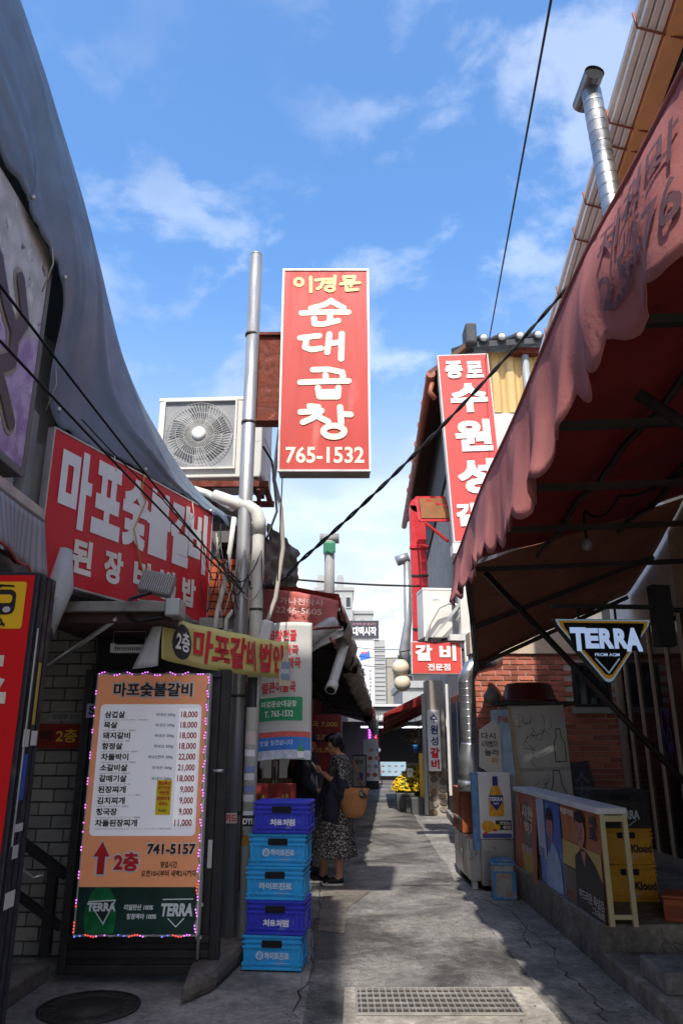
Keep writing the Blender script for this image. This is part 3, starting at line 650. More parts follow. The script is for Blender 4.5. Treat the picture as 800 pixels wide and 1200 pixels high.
stk = [(1.62, .24, '2a2a2c'), (1.33, .1, 'b9aaa6'), (1.02, .05, 'd5d5d8'), (.9, .045, '6f7aa8'), (.84, .05, 'c9c3c3'), (.75, .045, '6f7aa8'), (.68, .05, 'c8c2c4'), (.55, .06, 'd0d2d8'), (.36, .07, '9a6a24')]
for z, h, c in stk:
    z += .42 if z < 1.2 else .2
    q = MB().grid(lambda u, v: (.0565 * math.sin(-1.0 + 1.7 * u), -.0565 * math.cos(-1.0 + 1.7 * u), z + h * v), 8, 1).build('sticker', ink(c), dp, fix=False)
q = MB().grid(lambda u, v: (.0565 * math.sin(-1.0 + 1.8 * u), -.0565 * math.cos(-1.0 + 1.8 * u), .92 + .07 * v), 8, 1).build('sticker', ink('111113'), dp, fix=False)
lettering(dp, [('DYI', -.04, .035, .935, .975, .04)], ink('d8d8d8'), -.0605)
q = thing('pole_sticker', 'red lettered sticker 카드 on the galvanised pole', 'sticker', (-.86, 6.26, .95)); lettering(q, [('카드', -.045, .04, 0, .06, .04)], ink('b5242a'), -.004)
MB().box(-.047, .042, .0, .002, -.008, .066).build('backing', ink('b5b2a8'), q)
t = thing('conduit_pipe', 'thin bent white conduit left of the steel pole', 'pipe', (-1.0, 6.3, 0))
MB().tube([(-.08, .0, 2.3), (-.06, 0, 2.6), (.0, 0, 2.9), (.03, 0, 3.2), (.05, 0, 3.45)], .022, 10).build('pipe', PVC, t)
MB().tube([(.02, .02, 2.3), (.02, .02, 2.55), (.07, .02, 2.62), (.09, .03, 2.6)], .018, 8).build('pipe', PVC, t)

sg = thing('projecting_sign', 'tall red projecting sign with cream brush letters 순대곱창', 'sign', (-.57, 6.28, 3.88))
SW, SH = .83, 2.11
MB().box(0, SW, 0, .2, 0, SH).build('case', mat('sign_case', '9d9890', .6, dirt=.3), sg, .006)
flat(sg, 'face', rect(.012, SW - .012, .012, SH - .012), REDF, -.003)
for a in ((-.006, .012, -.012, .02, -.006, SH + .006), (SW - .012, SW + .006, -.012, .02, -.006, SH + .006), (.012, SW - .012, -.012, .02, SH - .012, SH + .006), (.012, SW - .012, -.012, .02, -.006, .012)): MB().box(*a).build('trim', ALU, sg)
for k in range(3): MB().box(.02, SW - .02, .03 + k * .055, .035 + k * .055, -.012, -.001).build('bottom_rib', mat('sign_case', ''), sg)
def smap(p):
    x, y = p; f = (y - 156) / 834; l_ = 258 - 30 * f; r_ = 612 + 3 * f
    f2 = f * (1 + .0) ; return ((x - l_) / (r_ - l_) * SW, (1 - f2) * SH)
big = [[(458, 294), (430, 312), (372, 328)], [(462, 300), (508, 326)], [(332, 349), (440, 344), (528, 345)], [(452, 352), (450, 380)], [(384, 372), (386, 396), (420, 398), (485, 382)],
       [(325, 456), (405, 447)], [(352, 458), (345, 496), (372, 506), (412, 500)], [(448, 440), (438, 518)], [(446, 480), (496, 474)], [(500, 438), (496, 545)],
       [(378, 590), (440, 588), (500, 600), (503, 618)], [(430, 612), (432, 634)], [(324, 642), (420, 638), (526, 636)], [(398, 664), (404, 700), (480, 700), (484, 664)], [(400, 682), (480, 680)],
       [(362, 738), (398, 742)], [(324, 762), (412, 757)], [(404, 766), (370, 788), (334, 802)], [(388, 776), (440, 800)], [(490, 742), (494, 806)], [(494, 770), (534, 772)], ring(463, 838, 44, 22)]
mb = MB(); strokes(mb, big, .058, -.006, smap); mb.build('lettering', CREAM, sg, fix=False)
sm = [ring(322, 212, 17, 16), [(372, 190), (372, 256)], [(392, 204), (428, 200), (412, 236), (400, 242)], [(474, 186), (470, 226)], [(440, 200), (468, 200)], [(438, 216), (468, 214)], ring(452, 242, 18, 11),
      [(510, 190), (556, 188), (552, 206), (514, 208), (510, 190)], [(498, 222), (576, 216)], [(540, 220), (540, 232)], [(520, 232), (522, 250), (568, 246)]]
mb = MB(); strokes(mb, sm, .032, -.006, smap); mb.build('lettering', YELL, sg, fix=False)
lettering(sg, [('765-1532', .065, .775, .075, .235, .02)], CREAM, -.006)
rb = thing('rusty_bracket', 'rusty flaking steel plate holding the projecting sign to its pole', 'bracket', (-.82, 6.36, 4.43))
MB().box(0, .245, 0, .1, .0, .87).build('plate', RUST, rb, .006); MB().box(0, .25, -.03, .13, -.03, -.001).build('flange', RUST, rb); MB().box(0, .25, -.03, .13, .871, .9).build('flange', RUST, rb)
cable('sign_drop_wire', 'thin wire hanging below the projecting red sign', [(-.54, 6.4, 3.87), (-.56, 6.4, 2.9)], .006, BLKC)

# ------------------------------------------------------------------ air conditioner on its bracket
AC = mat('ac_white', 'c9c7bf', .5, var=.05, dirt=.2, dcol='9d968a'); GR = mat('ac_grille', 'b5b4ae', .5); DK = mat('ac_dark', '2b2c30', .7); RC = mat('ac_recess', '8b8c8e', .7, var=.2)
def ac_unit(name, label, loc, rz, w, h, dep, fan=True, logo=True):
    a = thing(name, label, 'air conditioner', loc, rz, 'air conditioner outdoor units')
    MB().box(0, w, 0, dep, 0, h).build('casing', AC, a, .012)
    MB().box(-.006, w + .006, -.006, dep + .006, h - .035, h + .006).build('lid', AC, a, .006)
    if fan:
        cx, cz, r = w * .40, h * .53, h * .39
        MB().box(cx - r * 1.1, cx + r * 1.1, -.004, -.001, cz - r * 1.1, cz + r * 1.1).build('fan_recess', RC, a)
        mb = MB()
        for k in range(5):
            A0 = k * 2 * math.pi / 5; mb.add([(cx + r * q * math.cos(A0 + d_), -.008 - o, cz + r * q * math.sin(A0 + d_)) for q, d_, o in ((.2, 0, 0), (.2, .5, .004), (.9, .75, .006), (.95, .05, 0))], [(0, 1, 2, 3)])
        mb.build('fan_blades', mat('fan_grey', '54565c', .5), a)
        g = MB()
        for k in range(60):
            A0 = k * 2 * math.pi / 60; g.tube([(cx + r * .2 * math.cos(A0), -.03, cz + r * .2 * math.sin(A0)), (cx + r * .62 * math.cos(A0 + .28), -.03, cz + r * .62 * math.sin(A0 + .28)), (cx + r * math.cos(A0 + .4), -.022, cz + r * math.sin(A0 + .4))], .0034, 4, False)
        for q in (.45, .7, 1.0): g.tube([(x, -.028, z) for x, z in ring(cx, cz, r * q, r * q, 36)], .003, 4)
        gg = g.build('grille', GR, a); gg['kind'] = 'stuff'
        mb = MB()
        for x0, x1, z0, z1 in ((-1.12, 1.12, 1.06, 1.12), (-1.12, 1.12, -1.12, -1.06), (-1.12, -1.06, -1.06, 1.06), (1.06, 1.12, -1.06, 1.06)): mb.box(cx + r * x0, cx + r * x1, -.035, 0, cz + r * z0, cz + r * z1)
        mb.build('grille_frame', AC, a); MB().lathe([(.001, .0), (r * .2, .0), (r * .21, .012), (r * .1, .018), (.002, .02)], (0, 0, 0), 24).build('fan_hub', mat('hub_white', 'd9d8d2', .4), a).matrix_local = Matrix.Translation((cx, -.03, cz)) @ Matrix.Rotation(R(90), 4, 'X')
        MB().box(cx + r * 1.25, cx + r * 1.255, -.002, 0, .01, h - .04).build('panel_seam', DK, a)
    for z in (.03, h * .5, h - .1): MB().box(w + .0, w + .003, dep * .1, dep * .9, z, z + .006).build('side_seam', DK, a)
    if logo:
        flat(a, 'logo_disc', ell(w * .93, h * .82, .035, .045), ink('b8484a'), -.004); lettering(a, [('LG', w * .905, w * .96, h * .8, h * .845, .02)], ink('d8d8d2'), -.006)
        lettering(a, [('Smart Inverter', w * .84, w * .97, h * .43, h * .445, .01)], ink('9a9994'), -.004)
    for x in (.06, w - .14): MB().box(x, x + .08, .02, dep - .02, -.05, -.001).build('foot', DK, a)
    return a
ac_unit('air_conditioner', 'white air conditioner outdoor unit with round fan behind the steel pole', (-1.93, 7.2, 4.14), R(-3), 1.12, .9, .6)
MB().box(0.08, .1, -.05, -.03, .1, .92)
br = thing('ac_shelf', 'rusty angle iron shelf carrying the white air conditioner', 'shelf', (-2.0, 7.1, 4.02))
for y in (0, .66): MB().box(0, 1.26, y, y + .05, 0, .06).build('rail', RUST, br)
for x in (.1, .6, 1.2): MB().box(x, x + .05, .05, .66, .0, .05).build('crossbar', RUST, br)
for x in (.15, 1.15): MB().bar((x, .1, .0), (x, .7, -.7), .04).build('brace', RUST, br)
# flexible pipes and bunched wires round the pole
t = thing('insulated_hose', 'white insulated hose drooping from the air conditioner to the down pipe', 'hose', (0, 0, 0))
MB().tube([(-1.75, 7.1, 4.02), (-1.5, 6.95, 3.95), (-1.3, 6.85, 3.86), (-1.12, 6.7, 3.72), (-1.0, 6.5, 3.6)], .035, 10).build('hose', PVC, t)
for i, pts in enumerate([[(-.62, 6.9, 4.6), (-.66, 6.85, 4.0), (-.58, 6.8, 3.7), (-.55, 6.8, 3.3), (-.6, 6.7, 2.8), (-.72, 6.6, 2.4)], [(-.75, 6.6, 4.25), (-.66, 6.6, 4.1), (-.6, 6.6, 3.6), (-.68, 6.5, 3.3)]]):
    cable('service_cable', ['thick pale cable running down right of the pole', 'black cable looping right of the pole'][i], pts, (.022, .012)[i], (mat('pale_cable', '9b968c', .7), BLKC)[i], n=8)
for i in range(7):
    q = random.Random(i); pts = [(-1.15 + q.uniform(-.1, .1), 6.25, 3.0 + q.uniform(-.2, .4))]
    for k in range(4): pts.append((pts[-1][0] + q.uniform(.02, .16), 6.22 + q.uniform(-.02, .05), 2.75 + q.uniform(-.2, .45)))
    cable('loose_wire', 'thin loose wire tangled round the pole under the tarpaulin edge', pts, .005, BLKC if i % 3 else mat('pale_cable', ''), sag=.06, n=7, group='loose wires tangled round the pole')

# ------------------------------------------------------------------ banners
yb = thing('yellow_banner', 'yellow sagging banner with dark disc 2층 and red letters', 'banner', (-1.24, 5.2, 2.1), math.atan2(1.3, .79))
YL = 1.52
def ybf(x, z, y): return (x, y + .03 * math.sin(x * 6) + .012 * math.sin(x * 17 + z * 8), z - .02 * x - .03 * math.sin(math.pi * x / YL))
MB().grid(lambda u, v: ybf(YL * u, .31 * v, 0), 40, 6, -.003).build('cloth', mat('yellow_vinyl', 'dbd084', .5, var=.12, scale=2, dirt=.3, dcol='e0cf72', trans=.25), yb)
MB().grid(lambda u, v: (-.01 - .07 * u * (1.25 - v), .02 + .13 * u * (1.25 - v) - .05 * math.sin(u * 3), .31 - .36 * (1 - v) - .02 * u), 8, 8, .003).build('curled_corner', mat('vinyl_back', 'c9c8c6', .5, trans=.2), yb)
def fan(cx, cz, rx, rz, y, f): return [f(a, b, y) for a, b in ell(cx, cz, rx, rz, 28)]
MB().add(fan(.21, .155, .105, .125, -.008, ybf), [tuple(range(28))]).build('dark_disc', ink('3a3836'), yb, fix=False)
lettering(yb, [('2층', .135, .285, .085, .225, .03)], ink('e6e3da'), -.013, ybf)
lettering(yb, [('마포갈비 법인', .34, 1.46, .04, .275, .04)], ink('c0343c'), -.009, ybf)
wb = thing('white_banner', 'white hanging banner with red soup names and green telephone panel', 'banner', (-.77, 6.82, 1.38), R(2))
def wbf(x, z, y): return (x - .0 + .03 * (1 - z / 1.2) * (x - .25), y + .02 * math.sin(x * 9 + 1) + .01 * math.sin(z * 7), z + .025 * math.sin(x * 5))
MB().grid(lambda u, v: wbf(.03 + .47 * u, 1.2 * v, 0), 16, 30, -.003).build('cloth', mat('white_vinyl', 'cfcfca', .5, var=.06, dirt=.25, dcol='a9a69e', trans=.3), wb)
def wq(x0, x1, z0, z1, m, name, y=-.005):
    MB().grid(lambda u, v: wbf(x0 + (x1 - x0) * u, z0 + (z1 - z0) * v, y), 10, 6).build(name, m, wb, fix=False)
wq(.04, .42, .33, .53, mat('banner_green', '1e8a5a', .5), 'green_panel'); wq(.035, .49, .005, .19, mat('banner_blue', '2f6ec0', .5, var=.3, scale=5), 'blue_panel'); wq(.035, .49, .19, .235, mat('banner_red', 'c0524c', .5, var=.3, scale=12), 'red_stripe')
wq(.035, .49, .005, .08, mat('ice_grey', 'b5bcc8', .5, var=.3, scale=20), 'ice_strip', -.008)
lettering(wb, [('곱창전골', .1, .36, 1.03, 1.13, .03), ('순대국', .18, .38, .9, .99, .03), ('머리대국', .16, .4, .78, .88, .03), ('얼큰이술국', .06, .36, .57, .665, .03)], ink('bf2b2f'), -.008, wbf)
lettering(wb, [('이경문순대곱창', .06, .37, .445, .5, .025), ('T. 765-1532', .09, .34, .36, .415, .02)], ink('d8ded8'), -.010, wbf)
lettering(wb, [('맛을 찾겠습니다', .06, .34, .12, .165, .01)], ink('c9d6ee'), -.010, wbf)
MB().add([wbf(x, z, -.012) for x, z in [(.38, .01), (.44, .01), (.44, .09), (.42, .115), (.417, .17), (.403, .17), (.4, .115), (.38, .09)]], [tuple(range(8))]).build('bottle_print', ink('2f8a5a'), wb, fix=False)
MB().add([wbf(x, z, -.014) for x, z in rect(.382, .438, .015, .07)], [(0, 1, 2, 3)]).build('bottle_label', ink('d8dadd'), wb, fix=False)
t = thing('banner_pole', 'rusty white pole the white banner hangs from', 'pole', (-1.0, 6.95, 2.5)); MB().tube([(0, 0, 0), (1.0, .3, .12)], .012, 8).build('rod', RUST, t)
t = thing('bottle_pennant', 'small bottle shaped vinyl pennant at the end of the yellow banner', 'banner', (-.47, 6.42, 2.0), R(40))
MB().prism([(-.07, 0), (.05, 0), (.055, .14), (.02, .24), (.015, .31), (-.025, .31), (-.03, .24), (-.07, .16)], 0, .004).build('cutout', mat('pennant', 'b8ae92', .4), t)
flat(t, 'label', rect(-.055, .04, .05, .2), ink('7c8ca0'), -.002); lettering(t, [('RISK', -.05, .035, .1, .14, .03)], ink('c9ccd2'), -.005)
t = thing('white_spot_lamp', 'small white spotlight box mounted beside the down pipe', 'lamp', (-.68, 6.3, 2.28), R(20))
MB().box(-.05, .05, -.05, .05, .02, .26, Matrix.Rotation(R(12), 4, 'Y')).build('housing', mat('lamp_white', ''), t, .02); MB().box(-.07, .08, -.03, .03, -.02, .02).build('bracket', DSTEEL, t)

# ------------------------------------------------------------------ drink crates
def crate(name, label, mname, hexc, loc, rz, w, dep, h, group, cat='crate'):
    m = mat(mname, hexc, .5, var=.18, scale=6, dirt=.42, dcol='7484ac', dscale=6, bump=.05); dk = mat('crate_hollow', '0c0e14', .8, bump=0)
    c = thing(name, label, cat, loc, rz, group)
    MB().box(.01, w - .01, .01, dep - .01, 0, h).build('body', m, c, .01)
    for z in (0, .03, h - .022, h - .055, h - .088): MB().box(0, w, 0, dep, z, z + .018).build('rib', m, c, .004)
    for x in (.012, w * .13, w * .84, w - .03): MB().box(x, x + .018, -.001, .012, .018, h - .088).build('stile', m, c, .003)
    MB().box(w * .33, w * .67, -.003, .02, h - .082, h - .036).build('hand_hole', dk, c, .004)
    for y in (dep * .12, dep * .8): MB().box(w - .012, w + .001, y, y + .02, .018, h - .088).build('side_stile', m, c, .003)
    return c
zz_ = .015; rng_ = random.Random(3)
spec = [('하이트진로', 'light blue plastic crate at the bottom of the stack by the pipe', 'b', 'light'), ('처음처럼', 'dark blue plastic crate second from the ground in the stack', 'a', 'dark'), ('하이트진로', 'light blue plastic crate in the middle of the stack of five', 'c', 'light'),
        ('하이트진로', 'light blue plastic crate directly under the topmost dark blue one', 'b', 'light'), ('처음처럼', 'dark blue plastic crate on top of the stack of five', 'a', 'dark')]
for i, (txt, lab, kind, tone) in enumerate(spec):
    c = crate('drink_crate', lab, 'crate_' + tone, '2596d2' if tone == 'light' else '2a33b4', (-.70 + .008 * i + rng_.uniform(-.014, .014), 5.95 + rng_.uniform(-.015, .015), zz_), R(-5 + rng_.uniform(-2, 2)), .43, .33, .222, 'blue crates stacked by the pipe')
    zz_ += .222
    if kind == 'a': lettering(c, [('처', .13, .175, .055, .1, .045), ('음', .18, .22, .06, .097, .045), ('처', .225, .265, .053, .1, .045), ('럼', .27, .315, .055, .1, .045)], ink('d3d6e4'), -.0025)
    else:
        x0 = .165 if kind == 'b' else .1
        lettering(c, [(txt, x0, .34, .07, .115, .04), ('hitejinro corporation', .21, .33, .042, .05, .0)], ink('b9c8da'), -.0025)
        if kind == 'b':
            flat(c, 'logo', ell(.13, .093, .028, .028), ink('b9c8da'), -.0025); mb = MB(); strokes(mb, [[(.118, .095), (.126, .078), (.142, .085), (.14, .105)], [(.128, .09), (.13, .112)]], .007, -.004, lambda p: p); mb.build('logo_mark', mat('crate_light', ''), c, fix=False)

# ------------------------------------------------------------------ left row: red awning, hanging tarps, shop fronts
al = lambda y: .055 * (y - 8.4)
row = thing('shop_row', 'dark old shop row under the awnings on the left of the alley', 'building', (-1.25, 7.35, 0), math.atan2(-1.3, 24))
WBR = mat('dark_brown_wall', '4c4038', .85, var=.3, dirt=.5, bump=.2)
MB().box(-6, -.02, 0, 24, 0, 3.5).build('wall', WBR, row); MB().box(-6, .15, -.0, 24, 3.5, 3.62).build('roof', mat('grey_roof', '5f5d5a', .8, dirt=.5), row)
WOODL = mat('shop_wood', '57351f', .55, var=.3, stretch=(5, 5, .7)); REDP = mat('red_panel', '7d1f18', .6, var=.2, dirt=.3); PAPER = mat('notice_paper', 'b9b3a4', .7)
for k in range(9):
    y = .35 + k * 1.15
    dr = MB().box(0, .03, y, y + 1.0, .05, 2.1).build('sliding_door', WOODL if k % 2 else REDP, row, .006)
    MB().box(.03, .036, y + .1, y + .9, .8, 1.95).build('pane', glass('dim_glass', '1a1f22'), dr)
    MB().box(.036, .05, y + .48, y + .52, .8, 1.95).build('glazing_bar', WOODL, dr)
    MB().box(-.01, .06, y + 1.0, y + 1.13, 0, 2.3).build('post', WOODD, row)
    if k % 3 == 0: MB().box(.037, .041, y + .2, y + .42, 1.2, 1.6).build('notice', PAPER, row)
MB().box(0, .1, 0, 12, 2.15, 2.5).build('fascia', REDP, row)
for i, (y, txt) in enumerate(((1.0, '순대국'), (2.9, '머리고기'), (4.8, '곱창전골'))):
    q = lettering(row, [(txt, 0, 1.1, 2.2, 2.44, .03)], ink('c9a23a'), 0); q.rotation_euler = (0, 0, R(90)); q.location = (.104, y, 0)
# clutter leaning on the shop row between the crates and the people
t = thing('folding_sign', 'dark red folding board leaning behind the crate stack', 'signboard', (-.95, 7.9, 0), R(8)); MB().box(0, .5, 0, .04, .02, 1.15).build('board', REDP, t, .006); lettering(t, [('순대', .08, .42, .75, 1.05, .03), ('곱창', .08, .42, .4, .7, .03)], ink('a88a3c'), -.004); MB().bar((.05, .3, 0), (.05, .04, 1.1), .03).build('leg', WOODD, t); MB().bar((.45, .3, 0), (.45, .04, 1.1), .03).build('leg', WOODD, t)
for i in range(3):
    t = thing('brown_door_leaf', ['narrow brown timber door leaf behind the white banner', 'middle brown timber door leaf left of the phone user', 'brown timber door leaf nearest the phone user'][i], 'door', (-1.1 + .26 * i, 10.2 + .05 * i, 0), R(10), 'brown timber door leaves')
    MB().box(0, .22, 0, .04, .03, 2.1).build('leaf', WOODL, t, .006); MB().box(.03, .19, -.008, 0, 1.1, 1.9).build('pane', glass('dim_glass', ''), t); MB().box(.03, .19, -.008, 0, .2, .9).build('panel', REDP, t)
q = thing('red_menu_cloth', 'dark red menu cloth hanging behind the phone user', 'banner', (-.62, 10.1, 1.15), R(6)); MB().grid(lambda u, v: (.62 * u, .02 * math.sin(u * 9), .75 * v), 14, 8, .003).build('cloth', mat('maroon_cloth', '6b1512', .7), q)
lettering(q, [('순대국 7,000', .05, .57, .58, .66, .02), ('술국 12,000', .05, .5, .42, .5, .02), ('곱창 20,000', .05, .55, .26, .34, .02)], ink('a8812f'), -.03)

RA = mat('faded_red_awning', 'c06a63', .75, var=.12, scale=3, dirt=.35, dcol='8a4a48', bump=.12, bscale=18, trans=.2)
ga = thing('red_awning', 'faded red awning with printed telephone number on the left of the alley', 'awning', (0, 8.4, 0))
def gfn(u, v):
    x = -1.05 + 1.02 * u; top = 3.22 - .14 * u * u; h = .34 + .16 * u + .05 * wav(u * 6, 2)
    return (x + .02 * wav(u * 8, v * 2) - .04 * v * (u > .9), -.05 - .05 * v + .03 * wav(u * 10, v * 3, 4), top - h * v)
MB().grid(gfn, 30, 10, .004).build('front_valance', RA, ga)
def gtop(u, v):
    y = 3.4 * v; return (-1.6 + (1.57 + .055 * y) * u, y - .03, 3.32 - .16 * u ** 1.5 - .1 * v * u + .02 * wav(u * 5, v * 6))
MB().grid(gtop, 20, 16, .004).build('top_cloth', RA, ga)
lettering(ga, [('가나천막사', -.70, -.2, 3.05, 3.13, .02), ('2246-5605', -.74, -.22, 2.95, 3.02, .015)], mat('awning_print', 'd2b4ac', .7), -.125, fn=lambda x, z, y: (x, y, z - .06 * (x + 1)))
MB().bar((-1.05, -.02, 2.93), (-.05, 0, 2.86), .03).build('front_bar', RUST, ga)
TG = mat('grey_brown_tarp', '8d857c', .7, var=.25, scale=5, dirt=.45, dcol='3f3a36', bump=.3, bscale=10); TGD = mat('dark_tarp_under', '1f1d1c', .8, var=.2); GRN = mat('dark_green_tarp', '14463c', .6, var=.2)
la = thing('tarp_canopy', 'long dark canopy with bunched grey brown tarps along the left eave', 'canopy', (0, 8.45, 0))
def eave(v): return Vector((-.02 + 1.35 * v, 21.0 * v, 3.03 - .86 * v ** .8))
def side(u, v):
    e = eave(v); h = (.36 * (1 - .55 * v)) * (1 + .3 * wav(v * 22, 1)); k = math.sin(v * 95) * .05 * u
    return (e.x + .03 + .05 * math.sin(math.pi * u) * (1 + wav(v * 30, u * 2)) + k, e.y, e.z + .03 - h * u)
MB().grid(lambda u, v: side(v, u), 150, 8, .004).build('rolled_side', TG, la)
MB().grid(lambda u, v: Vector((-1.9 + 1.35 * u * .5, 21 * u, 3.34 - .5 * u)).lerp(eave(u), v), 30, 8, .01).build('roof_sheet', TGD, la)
for k in range(8):
    v = .02 + k * .11; e = eave(v); MB().bar((e.x, e.y, e.z - .04), (e.x - 1.8, e.y, e.z + .22), .03).build('rafter', DSTEEL, la)
MB().tube([eave(i / 30) + Vector((-.01, 0, -.03)) for i in range(31)], .02, 8).build('eave_tube', GALV, la)
def bun(v0, v1, r, m, name, dz=0):
    P = [eave(v0 + (v1 - v0) * i / 26) + Vector((-.03 + .03 * wav(i * .7, r * 40), 0, -.2 + dz + .05 * wav(i * .45, 3 + r))) for i in range(27)]
    mb = MB()
    def f(u, w):
        p = P[min(int(u * 26), 26)]; a = 2 * math.pi * w; rr = r * (1 + .35 * wav(u * 16, math.cos(a), math.sin(a)) + .15 * math.sin(a * 5 + u * 30)); return (p.x + rr * math.cos(a), p.y, p.z + rr * math.sin(a))
    mb.grid(f, 26, 20).build(name, m, la)
bun(.005, .16, .11, TG, 'tarp_bundle'); bun(.12, .4, .13, TG, 'tarp_bundle', -.04); bun(.3, .7, .12, mat('brown_tarp', '5a4e45', .75, var=.3, bump=.3, bscale=10), 'tarp_bundle'); bun(.55, .95, .12, GRN, 'green_bundle', -.1)
t = thing('rolled_blind', 'rolled clear plastic blind tied under the red awning corner', 'blind', (0, 8.35, 0))
CLP = mat('cloudy_plastic', 'a8a6a2', .25, var=.3, scale=8, bump=.2, bscale=15)
MB().tube([(-.42, -.04, 2.55), (-.3, -.05, 2.68), (-.12, -.05, 2.8), (-.06, -.03, 2.83)], [.06, .085, .09, .07], 14).build('roll', CLP, t)
MB().grid(lambda u, v: (-.4 + .42 * u, -.06 + .04 * wav(u * 5, v * 4), 2.66 + .12 * u - .2 * v * (1 - .5 * u)), 14, 8, .003).build('loose_flap', CLP, t)
t = thing('plastic_drain_tube', 'pale drain tube with open end poking out under the tarp canopy', 'pipe', (0, 8.5, 0))
MB().tube([(.06, .4, 2.75), (-.02, .15, 2.45), (-.12, -.08, 2.1)], .055, 16, False).build('tube', PVC, t); MB().tube([(-.095, -.02, 2.17), (-.122, -.085, 2.095)], .066, 16).build('collar', PVC, t); MB().tube([(-.122, -.086, 2.094), (-.123, -.089, 2.0905)], .048, 16).build('dark_mouth', BLACK, t)
t = thing('roof_vent_post', 'grey vent post with capped top above the red awning', 'vent', (-.2, 12.0, 3.3))
MB().tube([(0, 0, 0), (0, 0, 1.45)], .085, 16).build('post', mat('grey_vent', '83827e', .6, dirt=.4), t); MB().tube([(-.16, 0, 1.5), (.16, 0, 1.5)], .085, 16).build('cap', mat('grey_vent', ''), t)
MB().grid(lambda u, v: (-.1 + .2 * u, -.11, 1.42 - .2 * v * (1 + .4 * wav(u * 5))), 8, 6, .004).build('green_rag', ink('1f6a4a'), t)
# old grey roof hump behind the pole
rf = thing('old_roof', 'grey humped roof cover with rags right of the steel pole', 'roof', (0, 7.5, 0))
def hfn(u, v): return (-1.9 + 1.15 * u + .04 * wav(u * 5, v * 5), 3.0 * v, 3.55 + .55 * math.sin(math.pi * min(1, u * .65 + .35)) * (1 - .3 * v) + .05 * wav(u * 8, v * 8))
MB().grid(hfn, 20, 14, .01).build('sheet', TG, rf)
MB().grid(lambda u, v: (-.78 + .33 * u + .04 * wav(u * 6, v * 6), .0 + .1 * wav(u * 4, v * 6, 2), 3.75 - .3 * u - .65 * v * (1 - .4 * u)), 16, 14, .005).build('hanging_rag', mat('dark_rag', '726c65', .8, var=.3, bump=.3, bscale=10), rf)
MB().box(-1.9, -.8, .02, .1, 2.4, 3.75).build('board', WBR, rf)

# ------------------------------------------------------------------ right: platform, brick wall, doors
PLAT = paving('platform_concrete', '6c665f', '878076', .4, .4, grain=.15)
struct('platform', MB().prism([(1.85, 5.95), (3.75, 5.95), (3.75, 9.94), (1.85, 9.94)], 0, .3, 'z'), PLAT, bevel=.012)
struct('platform_step', MB().prism([(1.84, 3.2), (3.75, 3.2), (3.75, 5.948), (1.84, 5.948)], 0, .13, 'z'), PLAT, bevel=.012)
t = thing('concrete_block', 'small grey concrete block at the foot of the platform step', 'block', (1.9, 4.98, .13)); MB().box(0, .5, 0, .4, 0, .12).build('block', M_CONC, t, .012); MB().tube([(.4, -.02, .0), (.32, -.04, .1), (.36, -.05, .2), (.45, -.02, .16)], .006, 6).build('cord', WHITEL, t)

bw = thing('brick_wall', 'red brick wall behind the leaning refrigerator', 'wall', (1.72, 9.95, 0))
MB().box(0, 2.3, .012, .3, 0, 2.66).build('mortar', mat('brick_mortar', 'aaa298', .95, bump=.2), bw)
rbm = mat('red_brick', 'a8624e', .85, var=.25, scale=8, bump=.3, rnd=.4, dirt=.3, dcol='7a5a50', dscale=6)
bb = MB().box(0, .19, 0, .03, 0, .057).build('brick', rbm, bw, .004); first = True; rest = MB(); cnt = 0
for r in range(39):
    for k in range(13):
        x = .006 + k * .2 - (.1 if r % 2 else 0); w = .19
        z = .01 + r * .068
        if x < 0: x, w = .006, .09
        if x > 2.2: continue
        if 1.27 < x + .1 < 1.83 and 1.93 < z < 2.57: continue
        if z < 1.18 or cnt >= 290:
            rest.box(x, min(x + w, 2.295), 0, .03, z, z + .057); continue
        p = (x, random.uniform(-.003, .003), z); sc = (min(w, 2.295 - x) / .19, 1, 1); cnt += 1
        if first: bb.location = p; bb.scale = sc; first = False
        else: share(bb, bw, p, None, sc)
tag(rest.build('lower_bricks', rbm, bw), kind='stuff')
wi = MB().box(1.3, 1.8, -.0, .02, 1.98, 2.55).build('window', DSTEEL, bw); MB().box(1.34, 1.76, -.004, -.001, 2.02, 2.51).build('pane', glass('dim_glass', ''), wi); MB().box(1.26, 1.86, -.05, .01, 1.9, 1.975).build('sill', STUCCO, wi)
MB().box(-.02, 2.32, -.03, .3, 2.665, 2.95).build('lintel', mat('cream_board', 'b9a892', .8, dirt=.3), bw)

ab = thing('brick_annex', 'plain rendered annex rising behind the red brick wall', 'building', (1.72, 10.26, 0))
MB().box(0, 4, 0, 2.0, 0, 2.5).build('wall', STUCCO, ab); MB().box(.55, 4, .3, 2.9, 2.5, 4.3).build('upper_wall', STUCCO, ab); MB().box(.5, 4.1, .1, 3.0, 4.3, 4.4).build('roof', mat('grey_roof', ''), ab)
fr = MB().box(-.05, -.002, .2, 1.5, .35, 2.2).build('window', mat('brown_frame', '7a3d24', .6, var=.3, dirt=.3), ab, .006)
MB().box(-.056, -.051, .28, .78, .5, 2.1).build('pane', glass('blue_glass', '4c5a66'), fr); MB().box(-.056, -.051, .88, 1.42, .5, 2.1).build('pane', glass('blue_glass', ''), fr)

